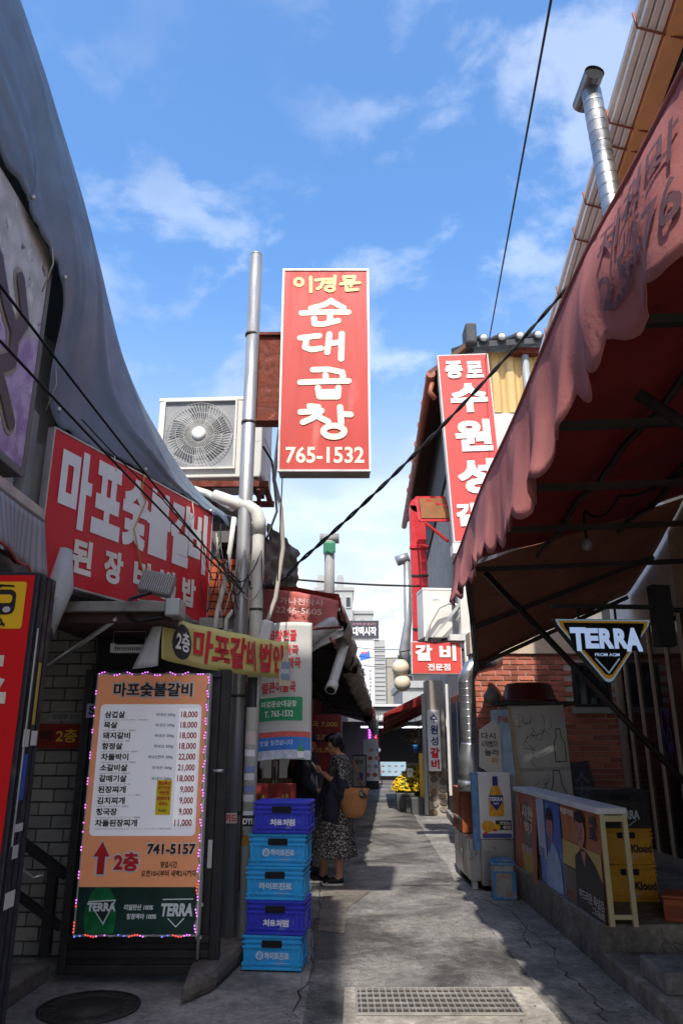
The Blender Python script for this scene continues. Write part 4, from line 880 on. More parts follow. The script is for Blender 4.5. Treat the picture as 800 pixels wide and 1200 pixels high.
nb = thing('tiled_eave_building', 'near right building with brown gutter and eave above the awning', 'building', (0, 0, 0))
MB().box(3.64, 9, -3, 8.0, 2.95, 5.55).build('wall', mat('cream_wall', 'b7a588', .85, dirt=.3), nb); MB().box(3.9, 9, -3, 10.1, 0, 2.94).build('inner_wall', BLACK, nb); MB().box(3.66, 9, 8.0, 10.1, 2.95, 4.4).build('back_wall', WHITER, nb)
OCH = mat('ochre_timber', 'd2a562', .7, var=.15, stretch=(1, .3, 1)); BRN = mat('brown_gutter', '8a4a34', .5, var=.12, dirt=.2)
ev = lambda y: 1.98 + .112 * (y - 3.43)
e0, e1 = -1.0, 8.3
MB().add([(ev(e0) + .1, e0, 5.82), (ev(e1) + .1, e1, 5.82), (4.2, e1, 5.6), (4.2, e0, 5.6), (ev(e0) + .1, e0, 5.9), (ev(e1) + .1, e1, 5.9), (4.2, e1, 6.5), (4.2, e0, 6.5)], [(0, 1, 2, 3), (4, 5, 6, 7), (0, 1, 5, 4), (1, 2, 6, 5), (2, 3, 7, 6), (3, 0, 4, 7)]).build('eave', mat('soffit_dark', '4a3324', .8), nb)
for o_, w_, z_, m_ in ((.10, .13, 5.80, mat('tan_soffit', 'e0a672', .7, var=.1)), (.19, .04, 5.79, DSTEEL), (.29, .15, 5.77, mat('pale_ochre', 'ecd09a', .7, var=.1)), (.45, .16, 5.74, OCH)): MB().bar((ev(e0) + o_, e0, z_), (ev(e1) + o_, e1, z_), w_, .05).build('soffit_board', m_, nb)
GUTW = mat('gutter_pale', 'efebe4', .5, .1, var=.08, dirt=.2)
for i, (o_, z_) in enumerate(((-.10, 5.86), (-.05, 5.845), (.0, 5.83), (-.125, 5.92))): MB().bar((ev(e0) + o_, e0, z_), (ev(e1) + o_, e1, z_), .042, .05).build('gutter_strip', GUTW, nb, .006)
MB().bar((ev(e0) - .03, e0, 5.9), (ev(e1) - .03, e1, 5.9), .15, .05).build('gutter', BRN, nb)
MB().bar((ev(e0) + .06, e0, 5.93), (ev(e1) + .06, e1, 5.93), .03, .1).build('gutter_edge', BRN, nb)
for y in (2.2, 2.9, 3.55, 4.3, 4.5, 5.15, 5.6, 6.5, 7.3): MB().tube([(ev(y) - .155, y, 5.95), (ev(y) - .14, y, 5.83), (ev(y) + .0, y + .01, 5.795), (ev(y) + .15, y + .02, 5.765)], .008, 6).build('gutter_strap', BRN, nb)
for k in range(14): y = 1.4 + k * .55; MB().bar((ev(y) + .2, y, 5.70), (3.64, y, 5.5), .08, .1).build('rafter', OCH, nb)
MB().box(2.9, 3.1, -1, 8.2, 5.2, 5.45).build('purlin', OCH, nb)

gd = thing('glass_door_screen', 'tall glazed screen with slim pale metal posts on the right', 'glass doors', (3.6, 0, .3))
PST = mat('pale_post', 'b8a896', .55, .2, var=.15, dirt=.3)
for y in (6.2, 6.6, 7.0, 7.45, 7.9, 8.3, 8.75, 9.16, 9.57): MB().box(-.03, .03, y - .022, y + .022, .0, 2.62).build('post', PST, gd, .004)
MB().box(-.04, .03, 9.84, 9.94, 0, 2.62).build('wide_post', mat('cream_post', '9a8a74', .7), gd)
for y0, y1 in zip((6.2, 6.6, 7.0, 7.45, 7.9, 8.3, 8.75, 9.16), (6.6, 7.0, 7.45, 7.9, 8.3, 8.75, 9.16, 9.57)): MB().box(-.004, .004, y0 + .023, y1 - .023, .07, 2.55).build('pane', glass('door_glass', '171b1d'), gd)
MB().box(-.035, .035, 6.1, 9.84, 0, .06).build('bottom_rail', PST, gd); MB().box(-.035, .035, 6.1, 9.84, 2.56, 2.64).build('top_rail', PST, gd)
q = lettering(gd, [('소주', 0, .3, 1.0, 1.7, .03)], ink('3d3f78'), 0); q.rotation_euler = (0, 0, R(90)); q.rotation_euler = (0, 0, R(-90)); q.location = (-.01, 8.72, -.1)

# ------------------------------------------------------------------ big right awning
def afront(t):    # top of the front edge, t 0 far .. 1 near
    y = 7.45 - 8.45 * t; s = max(0, min(1, (7.45 - y) / 4.5)); return Vector((1.16 - .02 * math.sin(t * 7), y, 3.30 + .46 * s - .02 * math.sin(t * 23)))
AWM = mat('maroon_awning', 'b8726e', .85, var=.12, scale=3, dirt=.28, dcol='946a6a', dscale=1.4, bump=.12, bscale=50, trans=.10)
aw = thing('maroon_awning', 'large faded maroon awning with drooping scalloped valance on the right', 'awning', (0, 0, 0))
SC = [0, .06, .11, .155, .20, .25, .305, .36, .42, .50, .56, .66, .76, .88, 1.0]
def afn(u, v):
    p = afront(u); k = 0
    while k < len(SC) - 2 and u > SC[k + 1]: k += 1
    f = (u - SC[k]) / (SC[k + 1] - SC[k]); ss = max(0, min(1, (u - .40) / .12)); deep = .46 + .85 * min(u, .4) - .10 * ss * ss * (3 - 2 * ss)
    h = deep * (.86 + .14 * abs(math.sin(math.pi * f * 2)) ** .7) - .02 * wav(u * 40, 2)
    fold = .035 * v * math.sin(u * 75 + 2.5 * math.sin(u * 13)) + .05 * v * wav(u * 34, v * 1.2, 3) + .03 * v ** .5 * abs(wav(u * 85 + v, v * .8, 7))
    bulge = .10 * math.sin(math.pi * v) * max(0, math.sin(math.pi * min(1, max(0, (u - .48) / .18))))
    return (p.x - .012 - .06 * v + fold - bulge * .6, p.y, p.z - h * v)
MB().grid(afn, 220, 12, .004).build('valance', AWM, aw)
MB().tube([afn(i / 110, 0) for i in range(111)], .014, 8).build('hem', AWM, aw)
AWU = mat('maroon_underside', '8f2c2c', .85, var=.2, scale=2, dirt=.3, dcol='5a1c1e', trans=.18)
def roofp(u, v):
    p = afront(u); q = Vector((3.62, p.y, 4.05)); r = p.lerp(q, v); r.z += -.06 * math.sin(math.pi * v) + .035 * math.sin(u * 46) * math.sin(math.pi * v) + .02 * wav(u * 12, v * 6); return r
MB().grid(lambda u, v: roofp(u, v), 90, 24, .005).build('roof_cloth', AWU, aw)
MB().grid(lambda u, v: roofp(u, v) + Vector((0, 0, .02)), 60, 12, .004).build('top_cloth', mat('added_top_cloth', 'a89088', .9, var=.15), aw)  # second unseen sheet added over the roof cloth to cut its red bounce
ST = mat('awning_steel', '3a3532', .5, .4, var=.2, dirt=.3)
for k in range(8):
    u = .012 + k * .133; a = roofp(u, 0.0) + Vector((.02, 0, -.1)); a.z = min(a.z, 3.3); b = Vector((3.62, a.y, a.z + .1)); MB().bar(a, b, .045).build('rafter', ST, aw)
for v in (.02, .35, .7): MB().tube([roofp(i / 30, v) + Vector((0, 0, -.13)) for i in range(31)], .024, 8).build('purlin', ST, aw)
for y in (7.1, 3.2): MB().tube([(1.40, y, 3.13), (3.6, y, .61 if y > 5 else 1.4)], .03, 10).build('arm', ST, aw)
def flapf(u, v):
    a = Vector((1.25, 7.47, 3.26)).lerp(Vector((3.62, 7.47, 4.02)), u); b = Vector((1.66, 9.3, 2.47)).lerp(Vector((3.62, 9.3, 3.34)), u); p = a.lerp(b, v); p.z -= .05 * math.sin(math.pi * v) + .02 * wav(u * 6, v * 5); return p
MB().grid(flapf, 24, 14, .005).build('end_flap', mat('brown_flap', '8a5a48', .85, var=.2, scale=3, dirt=.4, dcol='402620', trans=.05), aw)
MB().bar((1.64, 9.31, 2.43), (3.62, 9.31, 3.30), .05).build('flap_bar', ST, aw); MB().bar((1.5, 8.4, 2.78), (3.62, 8.4, 3.6), .05).build('flap_bar', ST, aw)
MB().bar((1.3, 7.48, 3.2), (1.65, 9.3, 2.43), .05).build('flap_side_bar', ST, aw); MB().bar((1.5, 8.4, 2.3), (1.47, 8.3, 2.9), .04).build('flap_side_bar', ST, aw)
def afl(x, z, y):   # text laid on the outer face of the valance: x runs along the cloth away from the camera side
    u = .60 + x * .1183; v = max(0, min(1, z)); p = Vector(afn(u, v)); return (p.x - .016, p.y, p.z)
def vtext(items, m):
    for s, u0, u1, v0, v1, b in items:
        mb = MB(); vs, fs = glyphs(s, b); 
        bm = bmesh.new(); bv = [bm.verts.new((a, c, 0)) for a, c in vs]
        for f in fs:
            try: bm.faces.new([bv[i] for i in f])
            except ValueError: pass
        bmesh.ops.triangulate(bm, faces=bm.faces[:])
        for _ in range(3):
            le = [e_ for e_ in bm.edges if e_.calc_length() > .1]
            if le: bmesh.ops.subdivide_edges(bm, edges=le, cuts=1, use_grid_fill=True); bmesh.ops.triangulate(bm, faces=bm.faces[:])
        bm.verts.index_update(); vs = [(q.co.x, q.co.y) for q in bm.verts]; fs = [tuple(q.index for q in f.verts) for f in bm.faces]; bm.free()
        ax, bx = min(v[0] for v in vs), max(v[0] for v in vs); az, bz = min(v[1] for v in vs), max(v[1] for v in vs); P = []
        for a, c in vs:
            u = u0 + (a - ax) / (bx - ax) * (u1 - u0); v = v0 + (c - az) / (bz - az) * (v1 - v0); p = Vector(afn(u, v)); P.append((p.x - .012, p.y, p.z))
        mb.add(P, fs); mb.build('lettering', m, aw, fix=False)
vtext([('제천막', .565, .645, .46, .20, .02), ('2.5276', .565, .645, .80, .56, .02)], mat('faded_print', '6e4c54', .8))
t = thing('awning_bulb', 'bare round bulb hanging under the maroon awning', 'lamp', (2.25, 6.6, 3.28)); MB().ball((0, 0, 0), .05, .05, .06).build('bulb', mat('dull_bulb', '8a8680', .3), t); MB().tube([(0, 0, .05), (0, 0, .4)], .014, 8).build('holder', DSTEEL, t)
cable('awning_wire', 'black wire looping under the maroon awning frame', [(2.4, 4.0, 3.85), (2.5, 4.8, 3.55), (2.2, 5.6, 3.42), (2.25, 6.6, 3.62)], .012, BLKC, sag=.12)

# beer light sign hanging from a bracket
ts = thing('beer_triangle_sign', 'lit triangular beer sign hanging under the maroon awning', 'sign', (2.11, 6.0, 1.99), R(4))
def tri(k, dz=0): return [(-.37 * k, .5 + .0 * k + dz), (.0, .235 - .265 * k + dz + .03 * (1 - k)), (.37 * k, .5 + dz)]
def rtri(k, y0, y1, z0, z1, hw):
    P = [(-hw, z1), (-hw * .96, z1 - .045), (-.03, z0 + .01), (0, z0), (.03, z0 + .01), (hw * .96, z1 - .045), (hw, z1)]; return MB().prism(P, y0, y1)
rtri(1, 0, .09, 0.0, .51, .40).build('case', DSTEEL, ts, .006)
rtri(1, -.006, -.001, .01, .505, .392).build('white_rim', mat('lit_rim', '9db8d0', .3, emit=.06, bump=0), ts); rtri(1, -.012, -.007, .032, .492, .37).build('gold_rim', mat('gold_rim', 'b8892a', .3, .3, emit=.05, bump=0), ts); rtri(1, -.018, -.013, .062, .475, .335).build('field', mat('black_field', '0f0d0e', .3, bump=0), ts)
mb = MB(); strokes(mb, [[(-.095, .19), (0, .08), (.095, .19)]], .012, -.02, lambda p: p); mb.build('chevron', mat('lit_rim', ''), ts, fix=False)
MB().prism([(-.27, .275), (-.285, .255), (.285, .255), (.27, .275), (.305, .425), (-.305, .425)], -.024, -.019).build('name_backing', mat('black_field', ''), ts)
LIT = mat('lit_letters', 'a9c1e8', .3, emit=.16, bump=0)
for c, x0, x1, z0, z1 in (('T', -.285, -.165, .255, .43), ('E', -.165, -.065, .275, .425), ('R', -.05, .055, .275, .425), ('R', .07, .175, .275, .425), ('A', .165, .29, .255, .43)): lettering(ts, [(c, x0, x1, z0, z1, .06)], LIT, -.028)
lettering(ts, [('FROM AGM', -.1, .1, .21, .235, .015)], LIT, -.022)
MB().bar((-.4, .045, .62), (.62, .045, .62), .035).build('bracket_bar', DSTEEL, ts)
for x in (-.18, .13): MB().tube([(x, .045, .5), (x, .045, .61)], .01, 6).build('hanger', DSTEEL, ts)
MB().box(.45, .6, .0, .1, .3, .8).build('wall_plate', DSTEEL, ts); MB().tube([(.6, .05, .6), (1.45, .05, .6)], .02, 8).build('long_bracket', DSTEEL, ts)

# refrigerator with red tub
fg = thing('refrigerator', 'old grey two-door refrigerator with line drawings, leaning by the bricks', 'refrigerator', (1.96, 8.95, .3), R(-2))
FM = mat('grey_fridge', 'b3b1ac', .45, .1, var=.12, scale=3, dirt=.35, dcol='5b5753')
mx = Matrix.Rotation(R(-1.5), 4, 'Y')
MB().box(0, .68, .04, .62, .03, 1.66, mx).build('body', FM, fg, .01)
MB().box(.01, .67, 0, .038, .05, .93, mx).build('door', FM, fg, .01); MB().box(.01, .67, 0, .038, .95, 1.65, mx).build('door', FM, fg, .01)
MB().box(-.15, .78, -.06, .5, 1.665, 1.7).build('top_board', DSTEEL, fg)
def fridge_fn(x, z, y): v = mx @ Vector((x, y, z)); return tuple(v)
DRAW = ink('3a4048'); sk = random.Random(5); S = []
for cx, cz in ((.25, 1.3), (.2, .7), (.35, .75), (.15, 1.45), (.3, 1.1), (.42, 1.38)):
    for k in range(5):
        a = sk.uniform(0, 6.3); p = (cx + sk.uniform(-.05, .05), cz + sk.uniform(-.06, .06)); L_ = []
        for j in range(8): L_.append(p); a += sk.uniform(-.7, .9); p = (p[0] + .02 * math.cos(a), p[1] + .02 * math.sin(a))
        S.append(L_)
mb = MB(); strokes(mb, S, .0045, -.003, lambda p: p); mb.v = [fridge_fn(v[0], v[2], v[1]) for v in mb.v]; mb.build('line_drawing', DRAW, fg, fix=False)
def bottle_outline(cx, z0, s): return [(cx - .06 * s, z0), (cx - .06 * s, z0 + .2 * s), (cx - .03 * s, z0 + .27 * s), (cx - .022 * s, z0 + .36 * s), (cx + .022 * s, z0 + .36 * s), (cx + .03 * s, z0 + .27 * s), (cx + .06 * s, z0 + .2 * s), (cx + .06 * s, z0), (cx - .06 * s, z0)]
mb = MB(); strokes(mb, [bottle_outline(.57, 1.02, 1.0), bottle_outline(.5, .35, 1.6)], .011, -.003, lambda p: p); mb.v = [fridge_fn(v[0], v[2], v[1]) for v in mb.v]; mb.build('bottle_drawing', DRAW, fg, fix=False)
t = thing('red_tub', 'dark red plastic tub upside down on top of the refrigerator', 'tub', (2.25, 9.2, 2.0)); MB().lathe([(.33, 0), (.345, .02), (.32, .03), (.27, .2), (.25, .22), (.01, .225)], seg=32).build('tub', mat('maroon_plastic', '5e2620', .45, dirt=.2), t)
t = thing('grey_jar', 'round grey jar with lid beside the red tub', 'jar', (1.83, 9.3, 2.0)); MB().lathe([(.07, 0), (.1, .03), (.1, .1), (.06, .15), (.05, .17), (.02, .19)], seg=20).build('jar', mat('stone_jar', '77736c', .6), t)
t = thing('rolled_posters', 'blue printed poster and torn sheet leaning left of the refrigerator', 'poster', (1.76, 8.9, 1.18), R(-6)); MB().box(0, .2, 0, .01, 0, .72, Matrix.Rotation(R(-3), 4, 'Y')).build('blue_sheet', mat('soju_poster', '8fa7bd', .5, var=.3, scale=6), t); lettering(t, [('참이슬', .04, .16, .58, .66, .03)], ink('b0483a'), -.006)
MB().prism([(-.2, .1), (.05, -.05), (.06, .5), (.0, .62), (-.18, .5)], -.03, -.025).build('torn_sheet', mat('torn_paper', 'b9b5ad', .7), t); lettering(t, [('다시', -.16, .0, .4, .47, .02), ('시작했다', -.17, .02, .31, .38, .02), ('놀러', -.13, .02, .22, .29, .02)], ink('2c2c34'), -.034); lettering(t, [('와', -.06, .02, .14, .2, .02)], ink('c07a2a'), -.034)
MB().box(.21, .25, -.01, .02, -.25, .75, Matrix.Rotation(R(-4), 4, 'Y')).build('batten', mat('pale_batten', 'a08a6c', .7), t)
t = thing('standing_banner_roll', 'dark purple lettered panel leaning by the refrigerator right side', 'panel', (2.72, 9.3, .3), R(-6)); MB().box(0, .35, 0, .04, 0, 1.0, Matrix.Rotation(R(-8), 4, 'Y')).build('panel', mat('dark_purple', '25223a', .5), t); lettering(t, [('소', .02, .2, .72, .92, .03), ('주', .04, .22, .5, .7, .03)], ink('5d5a86'), -.006)

# duct, cabinet, poster box, paint can
dc = thing('steel_duct', 'spiral steel extract duct with flared hood rising beside the annex', 'duct', (1.53, 9.3, 0))
SS = mat('spiral_steel', 'a2a3a4', .3, .85, var=.1, dirt=.2)
P = [(0, 0, 1.35 + i * .04) for i in range(24)] + [(.02, 0, 2.33), (.07, 0, 2.42), (.16, .06, 2.46), (.32, .2, 2.5), (.45, .4, 2.54)]
MB().tube(P, .1, 18).build('pipe', SS, dc)
for i in range(11): MB().lathe([(.1, 0), (.1035, .006), (.1, .012)], (0, 0, 1.42 + i * .082), 18, caps=False).build('spiral_seam', SS, dc)
MB().lathe([(.15, 1.12), (.155, 1.2), (.145, 1.26), (.15, 1.29), (.14, 1.36), (.105, 1.52), (.1, 1.54)], seg=24).build('hood', SS, dc); MB().lathe([(.16, 1.0), (.165, 1.06), (.155, 1.118)], seg=24).build('collar', SS, dc)
cb = thing('steel_cabinet', 'grey steel cabinet with brown upper box beside the alley', 'cabinet', (1.42, 8.98, 0))
CBM = mat('grey_steel_cabinet', '9c9b99', .32, .6, var=.15, dirt=.35, dcol='4b3d33')
MB().box(0, .44, 0, 1.15, .09, .52).build('base', CBM, cb, .006); MB().box(.0, .42, .45, 1.15, .53, 1.02).build('brown_box', mat('brown_case', '8a4a2c', .4, var=.2, dirt=.3), cb, .006)
for x in (.02, .36):
    for y in (.05, 1.02): MB().box(x, x + .06, y, y + .06, 0, .09).build('foot', WHITER, cb)
MB().box(-.006, 0, .55, .6, .3, .34).build('latch', ALU, cb); MB().box(-.004, -.001, .5, .505, .1, .52).build('seam', DSTEEL, cb); MB().box(-.008, -.002, .5, 1.1, .66, .69).build('band', mat('pale_band', 'b59a86', .6), cb)
pbx = thing('beer_poster_box', 'white box with yellow bottle poster on the steel cabinet', 'poster box', (1.53, 8.86, .36))
MB().box(0, .36, 0, .1, .17, .86).build('box', mat('poster_white', 'd2d2d2', .45, dirt=.15), pbx, .006)
MB().box(.0, .36, .0, .1, -.3, .165).build('lower_panel', CBM, pbx, .006); MB().box(-.07, -.005, .01, .09, .05, .86).build('blue_edge', mat('blue_poster', '5a86b8', .5, var=.4, scale=9), pbx)
AMB = mat('amber_print', 'd99a1e', .35, var=.35, scale=16, bump=0); BLU = ink('1c2f7a')
bx_ = .19
flat(pbx, 'bottle_print', [(bx_ - .08, .4), (bx_ + .08, .4), (bx_ + .085, .58), (bx_ + .06, .67), (bx_ + .032, .73), (bx_ + .03, .82), (bx_ - .03, .82), (bx_ - .032, .73), (bx_ - .06, .67), (bx_ - .085, .58)], AMB, -.003)
flat(pbx, 'cap_print', rect(bx_ - .03, bx_ + .03, .72, .82), BLU, -.005); flat(pbx, 'badge', [(bx_ - .082, .62), (bx_ + .082, .62), (bx_ + .06, .53), (bx_, .46), (bx_ - .06, .53)], BLU, -.005); lettering(pbx, [('TERRA', bx_ - .078, bx_ + .078, .56, .6, .05), ('light', bx_ - .03, bx_ + .03, .52, .545, .03)], ink('d8dbe4'), -.007)
flat(pbx, 'food_print', ell(.09, .3, .075, .06), AMB, -.003); flat(pbx, 'dark_tag', rect(.17, .345, .26, .36), ink('2c2a28'), -.003); lettering(pbx, [('맛있는', .215, .335, .315, .35, .03), ('한잔', .25, .335, .27, .305, .03)], ink('d8d4c8'), -.005); flat(pbx, 'yellow_disc', ell(.19, .29, .03, .03), ink('e0b21e'), -.005); flat(pbx, 'blue_strip', rect(.02, .34, .18, .225), ink('4a4a90'), -.003)
for i, z in enumerate((.21, .24)): flat(pbx, 'red_print', ell(.06 + .1 * i, z + .02, .025, .015), ink('c04a2a'), -.006)
cn = thing('paint_can', 'dented blue and white square can standing on the pavement edge', 'can', (1.55, 8.42, .005), R(-4))
CANM = mat('dented_tin', '93938f', .5, .4, var=.3, dirt=.9, dcol='8a5a40', dscale=6); BLC = mat('blue_tin', '3f78a8', .5, .2, var=.3, dirt=.8, dcol='8a8780', dscale=7)
MB().box(.012, .228, .012, .228, 0, .33).build('body', CANM, cn, .015); 
for z in (0, .25, .32): MB().box(0, .24, 0, .24, z, z + (.03 if z != .25 else .018)).build('band', BLC, cn, .008)
for x in (.0, .2): MB().box(x, x + .04, -.0005, .0115, .03, .25).build('corner_stripe', BLC, cn)
MB().box(.02, .22, .02, .22, .352, .375).build('lid', BLC, cn, .01)

# poster partition along the platform edge
pp = thing('poster_partition', 'low partition with three portrait posters along the platform edge', 'partition', (1.9, 5.9, .3))
MB().box(0, .03, 0, 2.7, .06, .74).build('board', mat('board_grey', '7a7670', .7), pp)
MB().box(-.03, .2, -.03, 2.74, .74, .785).build('top_rail', mat('white_rail', 'd2d0d2', .5, dirt=.2), pp, .01)
CRM = mat('cream_paint', 'b9ad84', .55, var=.1, dirt=.25)
for x in (0, .165): MB().bar((x + .015, -.01, 0), (x + .015, .0, .74), .035).build('leg', CRM, pp)
MB().bar((.03, -.005, .06), (.165, -.005, .06), .03).build('rail', CRM, pp); MB().bar((.03, .0, .71), (.165, .0, .71), .04).build('rail', CRM, pp)
for x in (0, .165): MB().bar((x + .015, 2.69, 0), (x + .015, 2.69, .74), .035).build('leg', CRM, pp)
def poster(y0, y1, base, z0=.02, z1=.74, curl=0):
    """a printed sheet on the board; returns a function placing a print (s 0..1 along, z) on it"""
    o = MB().grid(lambda u, v: (-.008 - curl * (1 - v) * .05 * math.sin(u * 7 + 1) - .004 * math.sin(u * 9), y0 + (y1 - y0) * u, z0 + (z1 - z0) * v - curl * .05 * math.sin(u * 5) * (1 - v)), 14, 10).build('poster', base, pp, fix=False)
    def put(poly, m, k=1, name='print'):
        MB().add([(-.016 - .0015 * k, y1 + (y0 - y1) * a, z0 + (z1 - z0) * b) for a, b in poly], [tuple(range(len(poly)))]).build(name, m, o, fix=False)
    def txt(items, m, k=4):
        for s, a0, a1, b0, b1, bo in items:
            mb = MB(); vs, fs = glyphs(s, bo); ax, bx = min(v[0] for v in vs), max(v[0] for v in vs); az, bz = min(v[1] for v in vs), max(v[1] for v in vs)
            mb.add([(-.016 - .0015 * k, y1 + (y0 - y1) * (a0 + (v[0] - ax) / (bx - ax) * (a1 - a0)), z0 + (z1 - z0) * (b0 + (v[1] - az) / (bz - az) * (b1 - b0))) for v in vs], fs)
            mb.build('lettering', m, o, fix=False)
    return put, txt
SKIN = mat('print_skin', 'ad7468', .5, var=.15, scale=10, bump=0); SUIT = ink('23232a'); HAIRP = ink('1c1618')
def face(put, cx, cz, rx, rz):
    for q in (-1, 1):
        put(ell(cx + q * rx * .42, cz + rz * .02, rx * .13, rz * .05, 10), HAIRP, 6); put(ell(cx + q * rx * .42, cz + rz * .2, rx * .24, rz * .025, 10), mat('brow_print', '4a3034', .5, bump=0), 6)
    put([(cx - rx * .05, cz), (cx + rx * .16, cz - rz * .28), (cx - rx * .08, cz - rz * .3)], mat('print_skin_shade', '96605a', .5, bump=0), 6); put(ell(cx, cz - rz * .52, rx * .34, rz * .07, 10), mat('lip', '8a3f42', .5, bump=0), 6)
    put([(cx - rx * .4, cz - rz * .8), (cx + rx * .4, cz - rz * .8), (cx + rx * .5, cz - rz * 1.35), (cx - rx * .5, cz - rz * 1.35)], SKIN, 3)
put, txt = poster(0.0, 1.0, mat('orange_poster', 'ac6c48', .45, var=.3, scale=2.5, bump=.02), .005)
put(rect(0, 1, .35, .62), mat('gold_poster', 'b89c58', .45, var=.2, bump=0)); put(rect(0, 1, 0, .36), mat('dim_poster', '57504c', .45, var=.2, bump=0))
put([(.3, .0), (1, 0), (1, .36), (.85, .5), (.66, .6), (.52, .6), (.36, .5)], SUIT, 2); put([(.52, .6), (.66, .6), (.6, .42)], SKIN, 3); put(ell(.55, .78, .12, .15), SKIN, 4); face(put, .55, .78, .12, .15); put(ell(.55, .88, .13, .1), HAIRP, 3); put(ell(.56, .92, .12, .06), HAIRP, 5)
txt([('처음처럼', .02, .4, .9, .97, .03)], ink('d8d0c0')); txt([('새', .78, .96, .86, .97, .03), ('로', .78, .96, .74, .85, .03)], ink('20243c')); txt([('부드러운 목넘김', .4, .98, .1, .2, .02), ('그대로', .7, .98, .02, .09, .02)], ink('b8b4ae')); txt([('16.5', .02, .25, .04, .12, .02)], ink('b04a52'))
put, txt = poster(1.02, 1.82, mat('blue_portrait', '6f86c0', .45, var=.35, scale=2.5, bump=.02), .0)
put(rect(.55, 1, .45, 1), mat('deep_blue_print', '4a62ac', .45, var=.2, bump=0)); put(rect(0, .35, .3, 1), mat('pale_print', 'a9aebe', .45, var=.2, bump=0)); put([(.25, 0), (.95, 0), (.92, .35), (.72, .52), (.52, .52), (.35, .3)], mat('pale_blue_dress', '8fa3c4', .45, var=.3, scale=9, bump=0), 2); put(ell(.58, .7, .13, .13), SKIN, 4); face(put, .58, .7, .13, .13); put(ell(.58, .8, .15, .12), HAIRP, 3); put(ell(.58, .83, .13, .06), HAIRP, 5); put(ell(.5, .5, .06, .1), mat('bottle_print_blue', '4658a8', .3, bump=0), 5); txt([('진로', .05, .28, .3, .42, .02)], ink('5561a8'))
put, txt = poster(1.84, 2.7, mat('faded_rust_poster', 'a5604a', .45, var=.35, scale=2.2, bump=.02), -.03, .74, 1)
put(rect(0, 1, 0, .28), mat('gold_poster', '')); put(ell(.12, .8, .11, .13), SKIN, 3); face(put, .12, .8, .11, .13); put([(.0, .5), (.2, .55), (.25, .67), (0, .68)], mat('lilac_print', 'a88ab4', .45, bump=0), 2); txt([('시원', .3, .85, .68, .86, .04), ('하게', .4, .9, .5, .66, .04), ('처음처럼', .2, .9, .26, .36, .03)], ink('c9b8a2')); put(ell(.85, .08, .1, .09), ink('2c2a26'), 3); txt([('새로', .78, .92, .04, .12, .03)], ink('cfc8b4'), 5)

for i in range(2):
    c = crate('beer_crate', ['yellow beer crate at the bottom behind the cream partition leg', 'yellow beer crate in the middle below the black one'][i], 'crate_yellow', 'c08a12', (2.16, 6.75, .3 + i * .28), R(-3 + i), .44, .36, .28, 'beer crates on the platform')
    lettering(c, [('Kloud', .25, .42, .09, .15, .045), ('*', .21, .235, .1, .15, .03)], ink('3a1c10'), -.0025)
c = crate('beer_crate', 'black beer crate on top of the two yellow ones', 'crate_black', '141518', (2.1, 6.73, .86), R(-2), .5, .4, .3, 'beer crates on the platform')
lettering(c, [('TERRA', .21, .4, .07, .14, .04)], ink('a8b0b0'), -.0025); mb = MB(); strokes(mb, [[(.24, .065), (.305, .02), (.37, .065)]], .005, -.0025, lambda p: p); mb.build('logo_line', ink('a8b0b0'), c, fix=False)
t = thing('foam_box', 'orange brown box lying on the platform at the right edge', 'box', (2.35, 6.05, .3), R(-28)); mb = MB().box(0, .5, 0, .28, 0, .15); mb.build('box', mat('terracotta_foam', 'a85a38', .8, var=.12, bump=.2), t, .015); MB().box(.02, .2, -.002, .001, .03, .11).build('label', mat('foam_label', '8f4a30', .8), t); MB().box(-.005, .505, -.005, .285, .151, .175).build('lid', mat('terracotta_foam', ''), t, .012)

# vent flue above the eave
vf = thing('roof_flue', 'shiny spiral steel flue with T-shaped cowl beside the right eave', 'flue', (1.86, 4.2, 3.9))
MB().tube([(0, 0, 0), (-.02, 0, 1.0), (-.07, 0, 2.1)], .068, 18).build('pipe', SS, vf)
for i in range(12): MB().tube([(-.02 - .00409 * i, 0, 1.0 + i * .09), (-.0203 - .00409 * i, 0, 1.008 + i * .09)], .0705, 18, False).build('spiral_seam', SS, vf)
MB().tube([(-.075, -.11, 2.17), (-.085, .16, 2.14)], .07, 18, False).build('cowl', mat('cowl_steel', '77787a', .35, .8, dirt=.3), vf); MB().tube([(-.0755, -.1, 2.169), (-.0757, -.095, 2.168)], .067, 18).build('cowl_dark', BLACK, vf)

# ------------------------------------------------------------------ restaurant building on the right
rsb = thing('restaurant_building', 'tall old restaurant building with yellow corrugated gable and tiled roof', 'building', (1.95, 13.4, 0), 0)
MB().prism([(.26, 0), (5, 0), (5, 11), (.85, 11)], 0, 7.05, 'z').build('wall', STUCCO, rsb); MB().prism([(.2, .02), (5, .02), (5, 11), (.8, 11)], 7.06, 9.0, 'z').build('attic_wall', mat('slate_wall', '3a3c41', .8, var=.15), rsb)
MB().box(.5, 5, -.035, -.002, 7.0, 7.72).build('white_band', WHITER, rsb)
CORR = mat('yellow_corrugated', 'c0a068', .5, .1, var=.1, dirt=.2, dcol='8a6c3a', stretch=(1, 1, .2))
for k in range(15): MB().prism([(.1 + k * .3, -.01), (.16 + k * .3, -.05), (.28 + k * .3, -.05), (.34 + k * .3, -.01), (.399 + k * .3, -.01), (.399 + k * .3, .0), (.1 + k * .3, 0)], 7.73, 9.0 + .02 * k, 'z').build('corrugated_sheet', CORR, rsb)
GRB = mat('grey_brick', '7f756c', .9, var=.25, rnd=.3, bump=.2); gbk = MB().box(0, .28, -.03, -.001, 0, .09).build('brick', GRB, rsb); first = True
